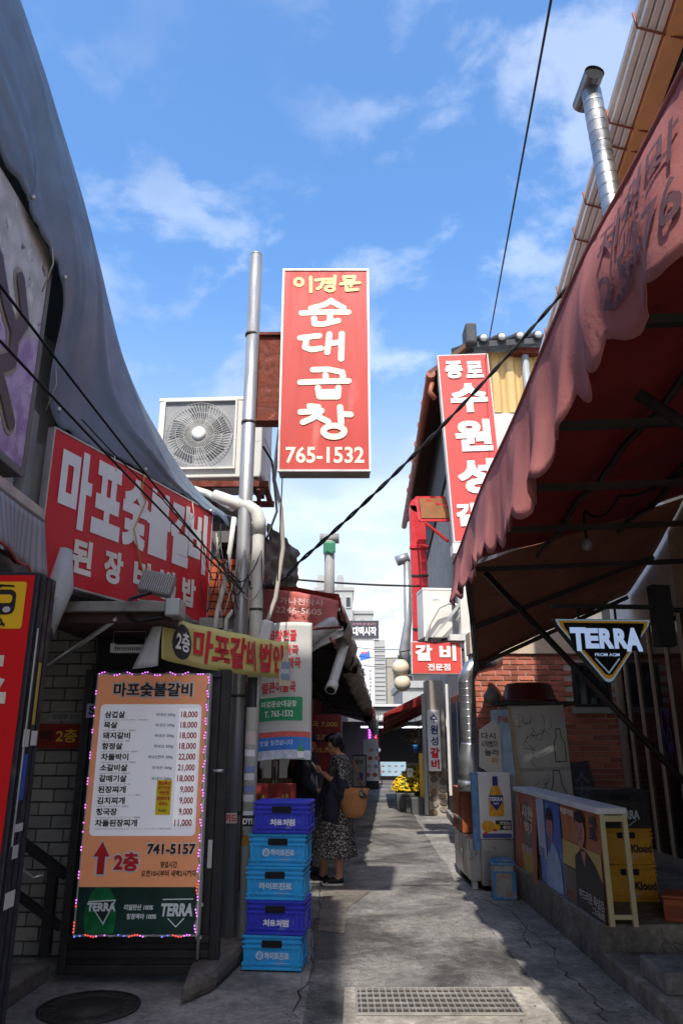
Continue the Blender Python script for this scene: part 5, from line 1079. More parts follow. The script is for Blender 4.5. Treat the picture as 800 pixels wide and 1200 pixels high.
for r in range(14):
    for k in range(5):
        p = (.55 + k * .295 + (.14 if r % 2 else 0), 0, 5.55 + r * .1)
        if first: gbk.location = p; first = False
        else: share(gbk, rsb, p)
ROOF = mat('slate_tile', '3d3f44', .7, var=.2, dirt=.25, dcol='6a6a68')
MB().add([(.6, -.35, 9.12), (5, -.35, 9.42), (5, 2, 10.6), (.6, 2, 10.3), (.6, -.35, 9.0), (5, -.35, 9.3), (5, 2, 10.4), (.6, 2, 10.1)], [(0, 1, 2, 3), (7, 6, 5, 4), (0, 4, 5, 1), (1, 5, 6, 2), (2, 6, 7, 3), (3, 7, 4, 0)]).build('roof', ROOF, rsb)
CAPW = mat('tile_end_white', 'b9bab8', .6)
for k in range(11):
    x = .85 + k * .36; z = 9.1 + x * .068
    tl = MB().tube([(x, -.42, z), (x, 1.9, z + 1.1)], .09, 10).build('ridge_tile', ROOF, rsb); MB().ball((x, -.44, z), .075, .05, .075, 10, 7).build('tile_cap', CAPW, tl)
MB().box(.5, .72, -.45, .0, 9.05, 9.5).build('ridge_end', ROOF, rsb, .04)
MB().tube([(1.72, -.1, 7.2), (1.72, -.1, 8.95)], .075, 14).build('drain_pipe', mat('grey_pvc', '8a9094', .5), rsb); MB().box(1.42, 2.05, -.2, -.02, 8.96, 9.08).build('drain_hopper', RUST, rsb)
# eave gutter along the alley side
MB().tube([(-.2, -.3, 8.45), (-.1, 3, 8.35), (.1, 10, 8.3)], .09, 12).build('side_gutter', mat('brown_gutter', ''), rsb); MB().add([(-.25, -.3, 8.5), (.1, 10, 8.4), (.9, 10, 9.2), (.6, -.3, 9.2), (-.2, -.3, 8.42), (.1, 10, 8.32), (.9, 10, 9.1), (.6, -.3, 9.1)], [(0, 1, 2, 3), (7, 6, 5, 4), (0, 4, 5, 1), (3, 2, 6, 7), (0, 3, 7, 4), (1, 5, 6, 2)]).build('side_eave', mat('brown_eave', '5a4032', .8), rsb)
for k in range(7): MB().lathe([(.1, 0), (.1, .03)], (0, 0, 0), 12).build('gutter_clip', mat('brown_gutter', ''), rsb).matrix_local = Matrix.Translation((-.2 + .03 * k * 1.0, -.1 + k * 1.1, 8.44 - .015 * k)) @ Matrix.Rotation(R(90), 4, 'X')
MB().tube([(-.17, -.2, 8.3), (-.22, -.2, 8.1), (-.12, -.2, 7.95)], .05, 10).build('spout', mat('copper_brown', '8f5038', .5), rsb)

js = thing('vertical_sign', 'tall red vertical sign with white letters 종로 수원성 갈비', 'sign', (2.03, 13.0, 5.0))
JW, JH = 1.0, 3.8; mxj = Matrix.Rotation(R(-2.4), 4, 'Y')
MB().box(0, JW, 0, .2, 0, JH, mxj).build('case', WHITER, js, .008); jf = lambda x, z, y: tuple(mxj @ Vector((x, y, z)))
MB().add([jf(x, z, -.004) for x, z in rect(.025, JW - .025, .025, JH - .025)], [(0, 1, 2, 3)]).build('face', mat('coral_red_face', 'c4463f', .45, var=.05, bump=.02), js, fix=False)
its = [('종', .14, .46, 3.28, 3.64, .05), ('로', .54, .86, 3.28, 3.62, .05), ('수', .2, .88, 2.56, 3.14, .05), ('원', .22, .88, 1.76, 2.38, .05), ('성', .2, .86, .92, 1.58, .05), ('갈', .1, .48, .3, .72, .05), ('비', .54, .88, .3, .72, .05)]
lettering(js, [(s, a + .02, b + .02, c - .02, d - .02, e) for s, a, b, c, d, e in its], ink('a8423a'), -.008, jf, name='letter_shadow'); lettering(js, its, mat('warm_white_letter', 'e9e6dc', .5, bump=0), -.02, jf)
MB().box(-.03, 1.3, -.05, .3, -.22, -.02).build('base_shelf', WHITER, js, .01)

t = thing('red_tower_sign', 'narrow red painted steel post sign seen edge on beside the restaurant', 'sign', (1.45, 15.0, 3.4)); REDS = mat('red_painted_steel', 'b8262c', .45, .1, var=.12, dirt=.25, dcol='c9a7a2', dscale=3)
MB().box(0, .32, 0, .3, 0, 2.95).build('post', REDS, t, .01); MB().tube([(.16, -.0, 2.95), (.16, .3, 2.95)], .16, 16).build('rounded_top', REDS, t); MB().box(-.03, .36, -.03, .1, 2.0, 2.06).build('clamp', REDS, t)
for z in (.3, 1.4): MB().box(-.02, .34, -.02, .01, z, z + .04).build('band', DSTEEL, t)
t = thing('slatted_canopy', 'little red framed canopy with brown slats beside the tall sign', 'canopy', (1.53, 13.9, 5.68), 0); SLW = mat('slat_brown', '8a5a30', .6, var=.2)
for k in range(5):
    f = k / 5; MB().box(.03 + .02 * f, .57, .0 + f * .5, .09 + f * .5, .05 + .54 * f, .16 + .54 * f).build('slat', SLW, t)
for a, b in (((0, 0, 0), (.0, .55, .65)), ((.58, 0, 0), (.58, .55, .65)), ((0, 0, 0), (.58, 0, 0)), ((0, .55, .65), (.58, .55, .65)), ((.1, -.02, -.05), (.55, .1, -.4)), ((.05, .5, .62), (.58, .2, .35))): MB().bar(a, b, .045).build('frame_bar', REDS, t)
t = thing('wall_flue', 'dented grey sheet metal flue down the restaurant side', 'flue', (1.47, 17.0, 3.0)); FLM = mat('dented_flue', '9a9b9e', .45, .6, dirt=.35)
MB().tube([(0, 0, 0), (-.05, 0, .5), (.05, 0, 1.2), (.06, 0, 2.6)], [.08, .13, .09, .08], 14).build('pipe', FLM, t); MB().tube([(-.18, 0, 2.6), (.1, 0, 2.7)], .12, 14).build('outlet', FLM, t)

ac = ac_unit('air_conditioner', 'white air conditioner box with side hose behind the small red sign', (1.38, 12.5, 3.22), R(6), .5, .84, .5, fan=False, logo=False)
flat(ac, 'vent_slot', rect(.15, .3, .63, .69), mat('hub_white', ''), -.004); flat(ac, 'slot_gap', rect(.17, .28, .645, .652), DK, -.006)
t = thing('arched_hose', 'white drain hose arching over the right air conditioner', 'hose', (1.38, 12.42, 3.2)); MB().tube([(.02, 0, -.05), (.1, -.02, .25), (.25, -.04, .5), (.42, -.04, .58), (.55, -.03, .55), (.62, -.02, .42), (.55, -.02, .28)], .025, 10).build('hose', PVC, t); MB().bar((.15, -.05, .02), (.68, -.05, .65), .05).build('brace', ALU, t)
t = thing('white_louver_unit', 'narrow white ventilation unit with ribs behind the awning corner', 'ventilator', (1.98, 12.3, 3.0)); MB().box(0, .26, 0, .3, .25, 1.1).build('case', AC, t, .01); MB().box(-.2, .3, -.05, .35, .14, .24).build('shelf', WHITER, t)
for k in range(14): MB().box(.262, .275, .02, .28, .3 + k * .054, .32 + k * .054).build('rib', AC, t)
MB().tube([(.1, .0, .14), (.1, .0, -.3), (.16, .0, -.42), (.2, 0, -.7)], .07, 12).build('duct', PVC, t)

g = thing('galbi_sign', 'small red sign with white letters 갈비 전문점 above the alley', 'sign', (1.14, 12.3, 2.6), R(2))
MB().box(0, .83, 0, .12, 0, .53).build('case', WHITER, g, .008); flat(g, 'face', rect(.015, .815, .015, .515), mat('coral_red_face', ''), -.004)
lettering(g, [('갈', .07, .34, .22, .47, .05), ('비', .47, .73, .22, .47, .05)], ink('8f2a26'), -.007, lambda x, z, y: (x + .008, y, z - .008), 'letter_shadow'); lettering(g, [('갈', .07, .34, .22, .47, .05), ('비', .47, .73, .22, .47, .05), ('전문점', .26, .63, .06, .17, .03)], WHITEL, -.014)
MB().bar((.83, .06, .4), (1.0, .06, .4), .04).build('bracket', DSTEEL, g); MB().tube([(.1, .0, .54), (.4, -.02, .52), (.7, .0, .54)], .01, 6).build('wire', BLKC, g)
LAN = mat('lantern_cream', 'cdbfa4', .5, var=.1, dirt=.3, dcol='9a8a6c')
for i, z in enumerate((3.09, 2.77)):
    t = thing('globe_lantern', ['upper cream globe lantern left of the small red sign', 'lower cream globe lantern left of the small red sign'][i], 'lantern', (1.29 + .03 * i, 16.5, z), 0, 'globe lanterns'); MB().ball((0, 0, 0), .19 - .01 * i, None, None, 20, 14).build('globe', LAN, t); MB().lathe([(.05, .17), (.06, .2), (.04, .23)], seg=12).build('cap', DSTEEL, t); MB().tube([(0, 0, .2), (.0, 0, .35), (.3, 0, .4)], .015, 6).build('hanger', DSTEEL, t)

# stone clad pier with white lettered sign
sp = thing('stone_pier', 'pier clad in rounded brown stones at the restaurant entrance', 'pier', (1.93, 17.5, 0)); MB().box(0, .4, 0, .5, 0, 2.9).build('core', mat('pale_mortar', '9a9286', .9, bump=.2), sp)
srng = random.Random(4); stm = [mat('stone_a', '6e5a48', .8, var=.3), mat('stone_b', '7d7468', .8, var=.3), mat('stone_c', '5c5048', .8, var=.3)]
for r in range(7):
    for c_ in range(2):
        cx = .1 + .2 * c_ + srng.uniform(-.02, .02); cz = .1 + r * .135 + srng.uniform(-.02, .02) + .05 * c_
        P = [(cx + .093 * math.cos(k * math.pi / 4 + .3) * srng.uniform(.8, 1.05), cz + .066 * math.sin(k * math.pi / 4 + .3) * srng.uniform(.85, 1.1)) for k in range(8)]
        MB().prism(P, -.022, .005).build('stone', stm[(r + c_) % 3], sp, .006)
MB().box(-.1, -.02, -.02, .1, 0, 2.6).build('corner_post', GALV, sp)
vs_ = thing('white_pier_sign', 'white vertical sign with blue and red letters on the stone pier', 'sign', (1.93, 17.36, .93)); MB().box(0, .28, 0, .1, 0, 1.31).build('case', mat('sign_white', 'd0d0ce', .45), vs_, .006)
lettering(vs_, [('수', .06, .23, 1.03, 1.22, .03), ('원', .06, .23, .78, .98, .03), ('성', .06, .23, .54, .73, .03)], ink('22265c'), -.004); lettering(vs_, [('갈', .05, .24, .28, .49, .05), ('비', .06, .23, .05, .24, .05)], ink('b81e24'), -.004)
# picture boards on the annex flank
for i in range(2):
    t = thing('food_photo_board', ['food photo board nearest the camera on the alley wall', 'food photo board farther along the alley wall'][i], 'photo board', (1.72 + .12 * i, 12.35 + 1.0 * i, .75), R(70), 'food photo boards on the right alley wall'); MB().box(0, .8, 0, .04, 0, 1.7).build('board', WHITER, t)
    for k in range(4): flat(t, 'photo', rect(.06, .74, .08 + k * .41, .44 + k * .41), mat('photo_%d' % (k % 3), ['7d3c34', 'a58a86', '5a4a5e'][k % 3], .45, var=.6, scale=9, bump=0), -.004)
MBK = mat('dark_alley_wall', '4a4643', .9, var=.2, dirt=.4)
t = thing('side_wall', 'dark painted low wall along the restaurant flank', 'wall', (2.12, 13.3, 0), math.atan2(-.28, 4.1)); MB().box(-.05, .1, 0, 4.1, 0, 2.6).build('wall', MBK, t); MB().box(-.12, -.05, 0, 4.1, 0, .14).build('plinth', M_CONC, t)

# far red awning, parasol, planters with chrysanthemums
fa = thing('far_red_awning', 'dark red awning projecting into the alley beyond the stone pier', 'awning', (0, 18.0, 0)); DRA = mat('dark_red_awning', '8a2018', .7, var=.15, dirt=.2, trans=.2)
MB().grid(lambda u, v: (1.0 + 1.15 * u + .25 * v, 5.4 * v + .03 * math.sin(u * 9), 2.18 + .55 * u - .4 * v + .02 * math.sin(v * 12)), 12, 12, .01).build('cloth', DRA, fa)
MB().grid(lambda u, v: (.99 + .02 * v + .25 * u, 5.4 * u, 2.19 - .4 * u - .12 * v * (1 + .2 * math.sin(u * 40))), 40, 3, .005).build('valance', DRA, fa); MB().grid(lambda u, v: (1.0 + 1.15 * u, -.01, 2.18 + .55 * u - v * (.05 + .28 * u)), 12, 4, .005).build('front_gusset', DRA, fa)
for k in range(4): MB().bar((1.02 + .07 * k, .1 + k * 1.5, 2.13 - .11 * k), (2.15 + .07 * k, .1 + k * 1.5, 2.66 - .11 * k), .035).build('rib', mat('timber_rib', '9a7a58', .7), fa)
t = thing('white_parasol_edge', 'white cloth canopy tip below the far red awning', 'canopy', (1.5, 22.0, 1.9)); MB().grid(lambda u, v: (.0 + .8 * u, 1.2 * v, .0 + .22 * u + .03 * math.sin(v * 8)), 8, 8, .01).build('cloth', WHITER, t); MB().tube([(.75, .6, .2), (.75, .6, -1.9)], .025, 8).build('mast', ALU, t)
PLT = mat('grey_planter', '4a4c4e', .6, var=.15, dirt=.35); FY = mat('yellow_flower', 'd9b414', .7, var=.25, scale=30, bump=0); LF = mat('flower_leaf', '33501f', .7, var=.3, bump=0)
def mum(label, x, y, s, z=0):
    t = thing('chrysanthemum_pot', label, 'flower pot', (x, y, z), 0, 'yellow chrysanthemums by the pier'); MB().lathe([(.16 * s, 0), (.2 * s, .3 * s), (.22 * s, .32 * s), (.19 * s, .33 * s)], seg=20).build('pot', mat('green_pot', '2a5a3a', .6), t)
    q = random.Random(int(x * 100)); fl_ = MB(); lf = MB()
    for k in range(520):
        a = q.uniform(0, 6.283); h = q.random(); r = .36 * s * math.sqrt(1 - (h * .96) ** 2) * q.uniform(.85, 1.06); c = Vector((r * math.cos(a), r * math.sin(a), .34 * s + .34 * s * h * q.uniform(.9, 1.05))); nrm = Vector((c.x, c.y, c.z - .3 * s)).normalized()
        m_ = nrm.to_track_quat('Z', 'Y').to_matrix(); d_ = q.uniform(.022, .034) * s
        if q.random() < .82:
            fl_.add([c + m_ @ Vector((d_ * math.cos(j * .785) * (1 if j % 2 else .7), d_ * math.sin(j * .785) * (1 if j % 2 else .7), .008)) for j in range(8)] + [c + m_ @ Vector((0, 0, .02))], [(j, (j + 1) % 8, 8) for j in range(8)])
        else: lf.add([c - nrm * .03 + m_ @ Vector(v) for v in ((-.03, 0, 0), (0, -.012, .01), (.03, 0, 0), (0, .012, .01))], [(0, 1, 2, 3)])
    lf.ball((0, 0, .42 * s), .31 * s, None, .24 * s); tag(fl_.build('flower_heads', FY, t, fix=False), kind='stuff'); tag(lf.build('leaves', LF, t, fix=False), kind='stuff'); return t
mum('rounded yellow chrysanthemum pot in front', 1.55, 19.0, .95, .12); mum('yellow chrysanthemum pot tucked behind the front one', 1.86, 19.5, 1.15, .2)
for i, (x, y, w, h) in enumerate(((1.7, 17.9, .3, .36), (1.62, 18.3, .34, .34), (1.5, 18.75, .44, .4))):
    t = thing('stone_planter', ['nearest grey square planter below the flowers', 'middle grey square planter below the flowers', 'widest grey planter under the yellow flowers'][i], 'planter', (x, y, .0), 0, 'grey planters below the flowers'); MB().prism([(-w * .42, 0), (w * .42, 0), (w * .5, h), (-w * .5, h)], -.15, .2).build('tub', PLT, t, .02); MB().box(-w * .45, w * .45, -.12, .17, h - .01, h + .004).build('soil', mat('soil', '2a2019', .95), t)
t = thing('flower_notice', 'small white card standing among the yellow flowers', 'card', (1.62, 18.62, .75)); MB().box(-.07, .07, 0, .01, 0, .2).build('card', mat('sign_white', ''), t); MB().tube([(0, .01, .02), (0, .01, -.35)], .006, 5).build('stick', WOODD, t); lettering(t, [('꽃', -.03, .03, .1, .16, .01)], ink('777777'))
t = thing('yellow_timber_post', 'yellow painted plank leaning left of the stone pier', 'plank', (1.84, 18.0, .3)); MB().box(-.06, .06, -.03, .03, 0, 1.0).build('plank', mat('yellow_plank', 'c9a040', .6, dirt=.2), t, .006)
t = thing('dried_flower_basket', 'dark hanging basket of dried plants by the pier', 'hanging basket', (1.75, 18.4, 1.6)); q = random.Random(2); mb = MB()
for k in range(140): p = Vector((q.gauss(0, .1), q.gauss(0, .1), q.gauss(0, .13))); mb.add([p, p + Vector((q.uniform(-.06, .06), q.uniform(-.04, .04), q.uniform(-.05, .08))), p + Vector((.03, .01, .03))], [(0, 1, 2)])
tag(mb.build('leaves', mat('dried_leaf', '4a3a28', .8, var=.4, bump=0), t, fix=False), kind='stuff'); MB().lathe([(.05, -.3), (.11, -.15), (.12, -.12)], seg=14).build('blue_pot', ink('2f6fb0'), t); MB().tube([(0, 0, 0), (0, 0, .6)], .006, 5).build('cord', BLKC, t)

# ------------------------------------------------------------------ end of the alley
eb = thing('corner_bar', 'dark fronted bar with lit canopy strip at the end of the alley', 'building', (-1.0, 33.0, 0)); MB().box(0, 9, 0, 6, 0, 3.0).build('wall', mat('charcoal_wall', '3a3b3e', .7), eb)
MB().box(0, 9, -1.2, 0, 2.35, 2.75).build('canopy', mat('canopy_grey', '6a6b6d', .7), eb); MB().box(1.8, 5.2, -1.23, -1.2, 2.1, 2.16).build('light_strip', mat('strip_light', 'e8e8f4', emit=1.2, bump=0), eb); MB().box(2.6, 4.4, -.05, -.002, .1, 2.2).build('doorway', BLACK, eb); lettering(eb, [('인생맥주집', 2.3, 3.3, 2.4, 2.62, .03)], WHITEL, -1.205)
for x in (2.15, 2.4):
    st = MB()
    for k in range(16): st.box(x, x + .09, -.1, -.05, .5 + k * .1, .56 + k * .1)
    tag(st.build('neon_column', mat('neon_magenta', 'd04ae0', emit=1.5, bump=0) if x < 2.3 else mat('neon_red', 'e04060', emit=1.0, bump=0), eb), kind='stuff')
MB().box(0, 9, -.1, 6, 3.0, 3.1).build('roof', WHITER, eb)
t = thing('pale_menu_panel', 'wide pale blue menu panel standing before the dark bar', 'menu board', (1.44, 29.5, .28)); MB().box(0, .98, 0, .05, .05, .55).build('panel', mat('pale_blue_panel', '9ab4c4', .4, var=.1), t)
for k in range(8): flat(t, 'print', ell(.12 + (k % 4) * .24, .2 + (k // 4) * .2, .06, .03), ink(['a8564a', '6a7a8a', '9a6a5a', '5a6a9a'][k % 4]), -.004)
for x in (.05, .9): MB().box(x, x + .04, 0, .04, -.28, .05).build('leg', DSTEEL, t)
t = thing('white_food_banner', 'tall white standing banner with food pictures at the alley end', 'banner', (.76, 27.0, .22), R(4)); MB().box(0, .5, 0, .03, .05, 1.42).build('panel', mat('sign_white', ''), t)
for k in range(8): flat(t, 'food_print', ell(.15 + .22 * (k % 2) + .02 * k, .25 + .27 * (k // 2), .09, .07), ink(['b8705a', 'a0522d', 'c9a9a0', '7a8aa8', 'b85a4a', '9a7a6a', 'c0907a', '8a9ab0'][k]), -.004)
MB().box(-.02, .52, -.05, .1, -.22, .05).build('base', DSTEEL, t)
t = thing('easel_board', 'black framed white easel board beside the standing woman', 'signboard', (.30, 22.5, 0), R(5)); MB().box(0, .42, 0, .03, .3, 1.2).build('frame', DSTEEL, t); MB().box(.03, .39, -.006, -.001, .34, 1.16).build('sheet', mat('sign_white', ''), t); flat(t, 'print', [(.15, .5), (.3, .48), (.32, .68), (.18, .72)], ink('3a6ab8'), -.009); lettering(t, [('맥주', .1, .33, .92, 1.05, .02)], ink('2a2a2a'), -.009)
for x in (.02, .37): MB().bar((x + .015, .0, 0), (x + .015, .02, .32), .03).build('leg', DSTEEL, t)

def tower(name, label, loc, w, dep, h, m, rows_, cols, winm, wz, rz=0, z0=2):
    t = thing(name, label, 'building', loc, rz); MB().box(0, w, 0, dep, 0, h).build('wall', m, t); MB().box(-.15, w + .15, -.15, dep + .15, h, h + .4).build('parapet', m, t)
    cw = w / cols; rh = (h - z0) / rows_
    for r in range(rows_):
        for c_ in range(cols):
            wd = MB().box(cw * c_ + cw * .22, cw * c_ + cw * .78, -.12, -.01, z0 + rh * r + rh * .25, z0 + rh * r + rh * (.25 + wz)).build('window', ALU, t); MB().box(cw * c_ + cw * .27, cw * c_ + cw * .73, -.15, -.121, z0 + rh * r + rh * .3, z0 + rh * r + rh * (.2 + wz)).build('pane', winm, wd)
    return t
WA = mat('white_apartment', '9c9c9a', .8, var=.05, dirt=.15, dcol='a3a29e'); WG = glass('far_glass', '2c343c', .15)
tw = tower('apartment_block', 'far white apartment block stepped above the alley', (-3.2, 90, 0), 4.6, 8, 19.3, WA, 6, 4, WG, .5)
for k in range(3): MB().prism([(.2 + k * 1.2, 19.7), (1.1 + k * 1.2, 19.7), (1.1 + k * 1.2, 20.9), (.9 + k * 1.2, 21.3), (.4 + k * 1.2, 21.3), (.2 + k * 1.2, 20.9)], .2, 1.4).build('roof_arch', WA, tw)
tower('apartment_wing', 'lower stepped wing of the far white apartment block', (1.4, 91, 0), 2.4, 8, 16.6, WA, 5, 2, WG, .5)
tower('apartment_wing', 'farther lowest wing of the far white apartment block', (-8, 92, 0), 4.5, 8, 15.6, WA, 5, 3, WG, .5)
tw = thing('signboard_building', 'narrow white building faced with vertical restaurant signboards', 'building', (.6, 60, 0)); MB().box(0, 2.9, 0, 8, 0, 9.4).build('wall', WA, tw); MB().box(0, 2.4, -.15, -.02, 9.45, 10.9).build('dark_signboard', mat('dark_signboard', '3a3a40', .6), tw); lettering(tw, [('대맥시작', .3, 2.2, 9.7, 10.4, .03)], WHITEL, -.16); lettering(tw, [('1F 한우 2F 생고기', .3, 2.1, 10.55, 10.7, .02)], ink('c07a8a'), -.16)
MB().box(.05, 2.0, -.15, -.02, 7.4, 9.3).build('white_signboard', mat('sign_white', ''), tw); flat(tw, 'blue_print', [(.9, 7.7), (1.7, 7.9), (1.6, 8.5), (.8, 8.2)], ink('3a6ad0'), -.16); flat(tw, 'white_print', ell(1.2, 8.6, .3, .35), ink('d8d0cc'), -.165); flat(tw, 'red_print', rect(.95, 1.45, 8.25, 8.4), ink('c05a6a'), -.17)
MB().box(.05, 2.0, -.15, -.02, 1, 7.35).build('letter_board', mat('sign_white', ''), tw); lettering(tw, [('통', .5, 1.3, 6.2, 7.1, .03), ('돼', .5, 1.3, 5.2, 6.1, .03), ('지', .5, 1.3, 4.2, 5.1, .03)], ink('3c3c3e'), -.16); lettering(tw, [(c_, 1.55, 1.75, 6.8 - k * .3, 7.03 - k * .3, .02) for k, c_ in enumerate('생오겹대패직화')], ink('66666a'), -.16)
for k in range(24): MB().box(2.05, 2.85, -.06, -.01, 1 + k * .34, 1.05 + k * .34).build('tile_course', ink('a5a49f'), tw)
BLR = mat('blue_balcony', '3f74b8', .5); tw = thing('blue_balcony_building', 'far building with blue balconies right of the signboard building', 'building', (4.5, 75, 0)); MB().box(0, 5, 0, 8, 0, 9.6).build('wall', mat('pale_cream_wall', '958f82', .8), tw)
for k in range(4):
    MB().box(.6, 4.9, -.9, 0, 2.3 + k * 2, 2.5 + k * 2).build('balcony_slab', WHITER, tw); MB().box(.6, 4.9, -.95, -.9, 2.5 + k * 2, 3.2 + k * 2).build('balustrade', BLR, tw)
    wd = MB().box(1, 2.6, -.1, -.01, 2.6 + k * 2, 3.9 + k * 2).build('window', ALU, tw); MB().box(1.1, 2.5, -.12, -.101, 2.7 + k * 2, 3.8 + k * 2).build('pane', WG, wd)
tower('far_block', 'pale distant block behind the alley end on the right', (9, 85, 0), 12, 8, 9, WA, 3, 5, WG, .5); tower('far_block', 'pale distant block behind the alley end on the left', (-30, 110, 0), 16, 8, 11, WA, 3, 6, WG, .5)
tower('mid_block', 'white flat roofed block just behind the dark bar', (3.6, 45, 0), 6, 8, 4.6, WA, 1, 3, WG, .4)

# ------------------------------------------------------------------ overhead cables
cable('overhead_cable', 'thin dark cable running overhead from top centre to the tall red sign', [(1.25, 2.0, 5.2), (1.377, 4, 6.63), (2.42, 12.9, 5.3)] and [(1.2, 1.5, 6.35), (2.845, 13.2, 8.75), (2.6, 13.2, 6.9)], .011, BLKC, sag=0, n=20)
cable('twisted_cable', 'thick twisted black cable crossing from the right eave to the left pole', [(2.18, 5.6, 5.6), (-.42, 7.0, 3.2), (-.84, 6.4, 2.9)], .013, BLKC, sag=.12, n=26, twist=True)
cable('drop_cable', 'upper black cable sweeping from the left edge across the big red sign', [(-1.9, 1.0, 3.65), (-1.33, 2.5, 3.25), (-.84, 6.2, 2.78)], .0065, BLKC, sag=.03)
cable('drop_cable', 'second black cable crossing the letters of the big red sign', [(-1.85, 1.0, 3.25), (-1.29, 2.5, 3.0), (-.82, 6.2, 2.75)], .0065, BLKC, sag=.02)
cable('drop_cable', 'thin upper black cable below the tarpaulin edge to the pole', [(-1.75, 4.6, 3.63), (-1.35, 5.3, 3.3), (-.86, 6.25, 2.85)], .005, BLKC, sag=.02)
cable('street_cable', 'level black cable across the alley behind the vent post', [(-1.1, 14, 4.55), (1.5, 14, 4.4)], .02, BLKC, sag=.03)
for i in range(3): cable('far_cable', ['uppermost', 'middle', 'lowest'][i] + ' thin far cable strung over the alley end', [(.6 + .3 * i, 40, 6.4 - .5 * i), (6.0, 44, 7.2 - .4 * i)], .02, BLKC, sag=.3, group='far cables over the alley end')

# ------------------------------------------------------------------ people
SK = mat('skin', 'a8765c', .55, var=.06, bump=.02); HAIR = mat('black_hair', '141013', .4, var=.2, bump=.3, bscale=60, stretch=(1, 1, .3))
def limb(mb, pts, rs): mb.tube(pts, rs, 14); [mb.ball(p, r) for p, r in zip(pts, rs)]
def hand(mb, w, d, up, side, s=1.0, curl=.6):
    """palm and five separate fingers; w wrist, d pointing direction, up back of hand, side thumb side"""
    w, d, up, side = (Vector(v) for v in (w, d, up, side)); m = Matrix((d, side, up)).transposed()
    mb.ball(w + d * .045 * s, .048 * s, .040 * s, .017 * s, m=m)
    for k, (o, l_) in enumerate(((.03, .068), (.010, .077), (-.010, .071), (-.03, .054))):
        b = w + d * .08 * s + side * o * s; k1 = b + (d * .9 - up * curl * .5).normalized() * l_ * .5 * s; k2 = k1 + (d * .5 - up * curl * 1.3).normalized() * l_ * .5 * s; mb.tube([b, k1, k2], [.0095 * s, .009 * s, .007 * s], 8); mb.ball(k2, .007 * s)
    b = w + d * .02 * s + side * .035 * s; mb.tube([b, b + (d * .6 + side * .6 - up * .2).normalized() * .035 * s, b + (d * .6 + side * .6 - up * .2).normalized() * .035 * s + (d - up * .3).normalized() * .03 * s], [.012 * s, .0105 * s, .008 * s], 8)
def head(mb, c, face, tilt):
    """skull, jaw, nose, ears, brow; face = unit vector the face looks along"""
    c = Vector(c); f = Vector(face).normalized(); u = (Vector((0, 0, 1)) + f * tilt).normalized(); f = (f - u * f.dot(u)).normalized(); s = u.cross(f); m = Matrix((f, s, u)).transposed()
    mb.ball(c + u * .02, .098, .075, .105, m=m); mb.ball(c + f * .03 - u * .055, .062, .055, .06, m=m); mb.ball(c + f * .055 - u * .085, .03, .032, .022, m=m)
    mb.tube([c + f * .088 + u * .02, c + f * .112 - u * .018, c + f * .09 - u * .028], [.009, .015, .010], 8); mb.ball(c + f * .088 - u * .052, .012, .024, .008, m=m)
    for q in (1, -1): mb.ball(c + s * .076 * q - u * .005, .02, .01, .03, m=m); mb.ball(c + f * .08 + s * .032 * q + u * .012, .014, .016, .009, m=m)
    return c, f, s, u
def finish(mb, name, m, parent, vox=.007, smooth=4):
    o = mb.build(name, m, parent); r = o.modifiers.new('r', 'REMESH'); r.mode = 'VOXEL'; r.voxel_size = vox; r.use_smooth_shade = True; s = o.modifiers.new('s', 'SMOOTH'); s.iterations = smooth; s.factor = .5; return o
def loft(rings_, seg=28, wob=0, seed=0, thick=.006):
    """rings (z, cx, cy, rx, ry)"""
    n = len(rings_) - 1
    def f(u, v):
        t_ = u * n; i = min(int(t_), n - 1); t_ -= i; a, b = rings_[i], rings_[i + 1]; z, cx, cy, rx, ry = [p + (q - p) * t_ for p, q in zip(a, b)]
        an = 2 * math.pi * v; k = 1 + wob * (u ** 1.3) * (math.sin(an * 7 + seed) * .6 + wav(math.cos(an) * 2, math.sin(an) * 2, seed + u * 2)); return (cx + rx * k * math.cos(an), cy + ry * k * math.sin(an), z)
    return MB().grid(f, n * 5, seg, thick)

w = thing('person', 'person in black floral dress and navy cardigan looking down at a phone', 'person', (-.05, 9.35, 0))
mb = MB()
for q, (hx, hy, kx, ax, ay) in enumerate(((.0, -.07, -.01, .0, -.10), (.0, .07, -.05, -.18, .08))):
    limb(mb, [(hx, hy, .86), (kx - .01, hy, .48), (ax + .02, ay, .26), (ax + .03, ay, .08)], [.085, .06, .052, .035]); mb.tube([(ax + .03, ay, .06), (ax - .04, ay - .01, .05), (ax - .13, ay - .02, .03)], [.04, .038, .028], 10)
limb(mb, [(.01, 0, .88), (.03, 0, 1.05), (.04, 0, 1.22), (.03, 0, 1.33)], [.13, .12, .13, .10]); limb(mb, [(.03, -.13, 1.32), (.03, 0, 1.35), (.03, .13, 1.32)], [.055, .07, .055]); limb(mb, [(.03, 0, 1.34), (.0, 0, 1.42), (-.01, 0, 1.46)], [.055, .048, .048])
for s in (-1, 1):
    limb(mb, [(.03, .15 * s, 1.31), (.07, .2 * s, 1.08), (.05, .19 * s, 1.02)], [.05, .043, .04]); limb(mb, [(.05, .19 * s, 1.02), (-.08, .12 * s, 1.13), (-.16, .05 * s, 1.19)], [.04, .034, .026])
hand(mb, (-.17, -.045, 1.195), (-.72, .35, .55), (-.5, -.75, -.1), (-.3, .1, .9), .95, .8); hand(mb, (-.17, .05, 1.19), (-.8, -.25, .5), (-.4, .8, -.3), (-.2, -.2, .9), .95, .8)
hc, hf, hs_, hu = head(mb, (-.035, -.0, 1.515), (-1, -.35, 0), .32)
finish(mb, 'body', SK, w)
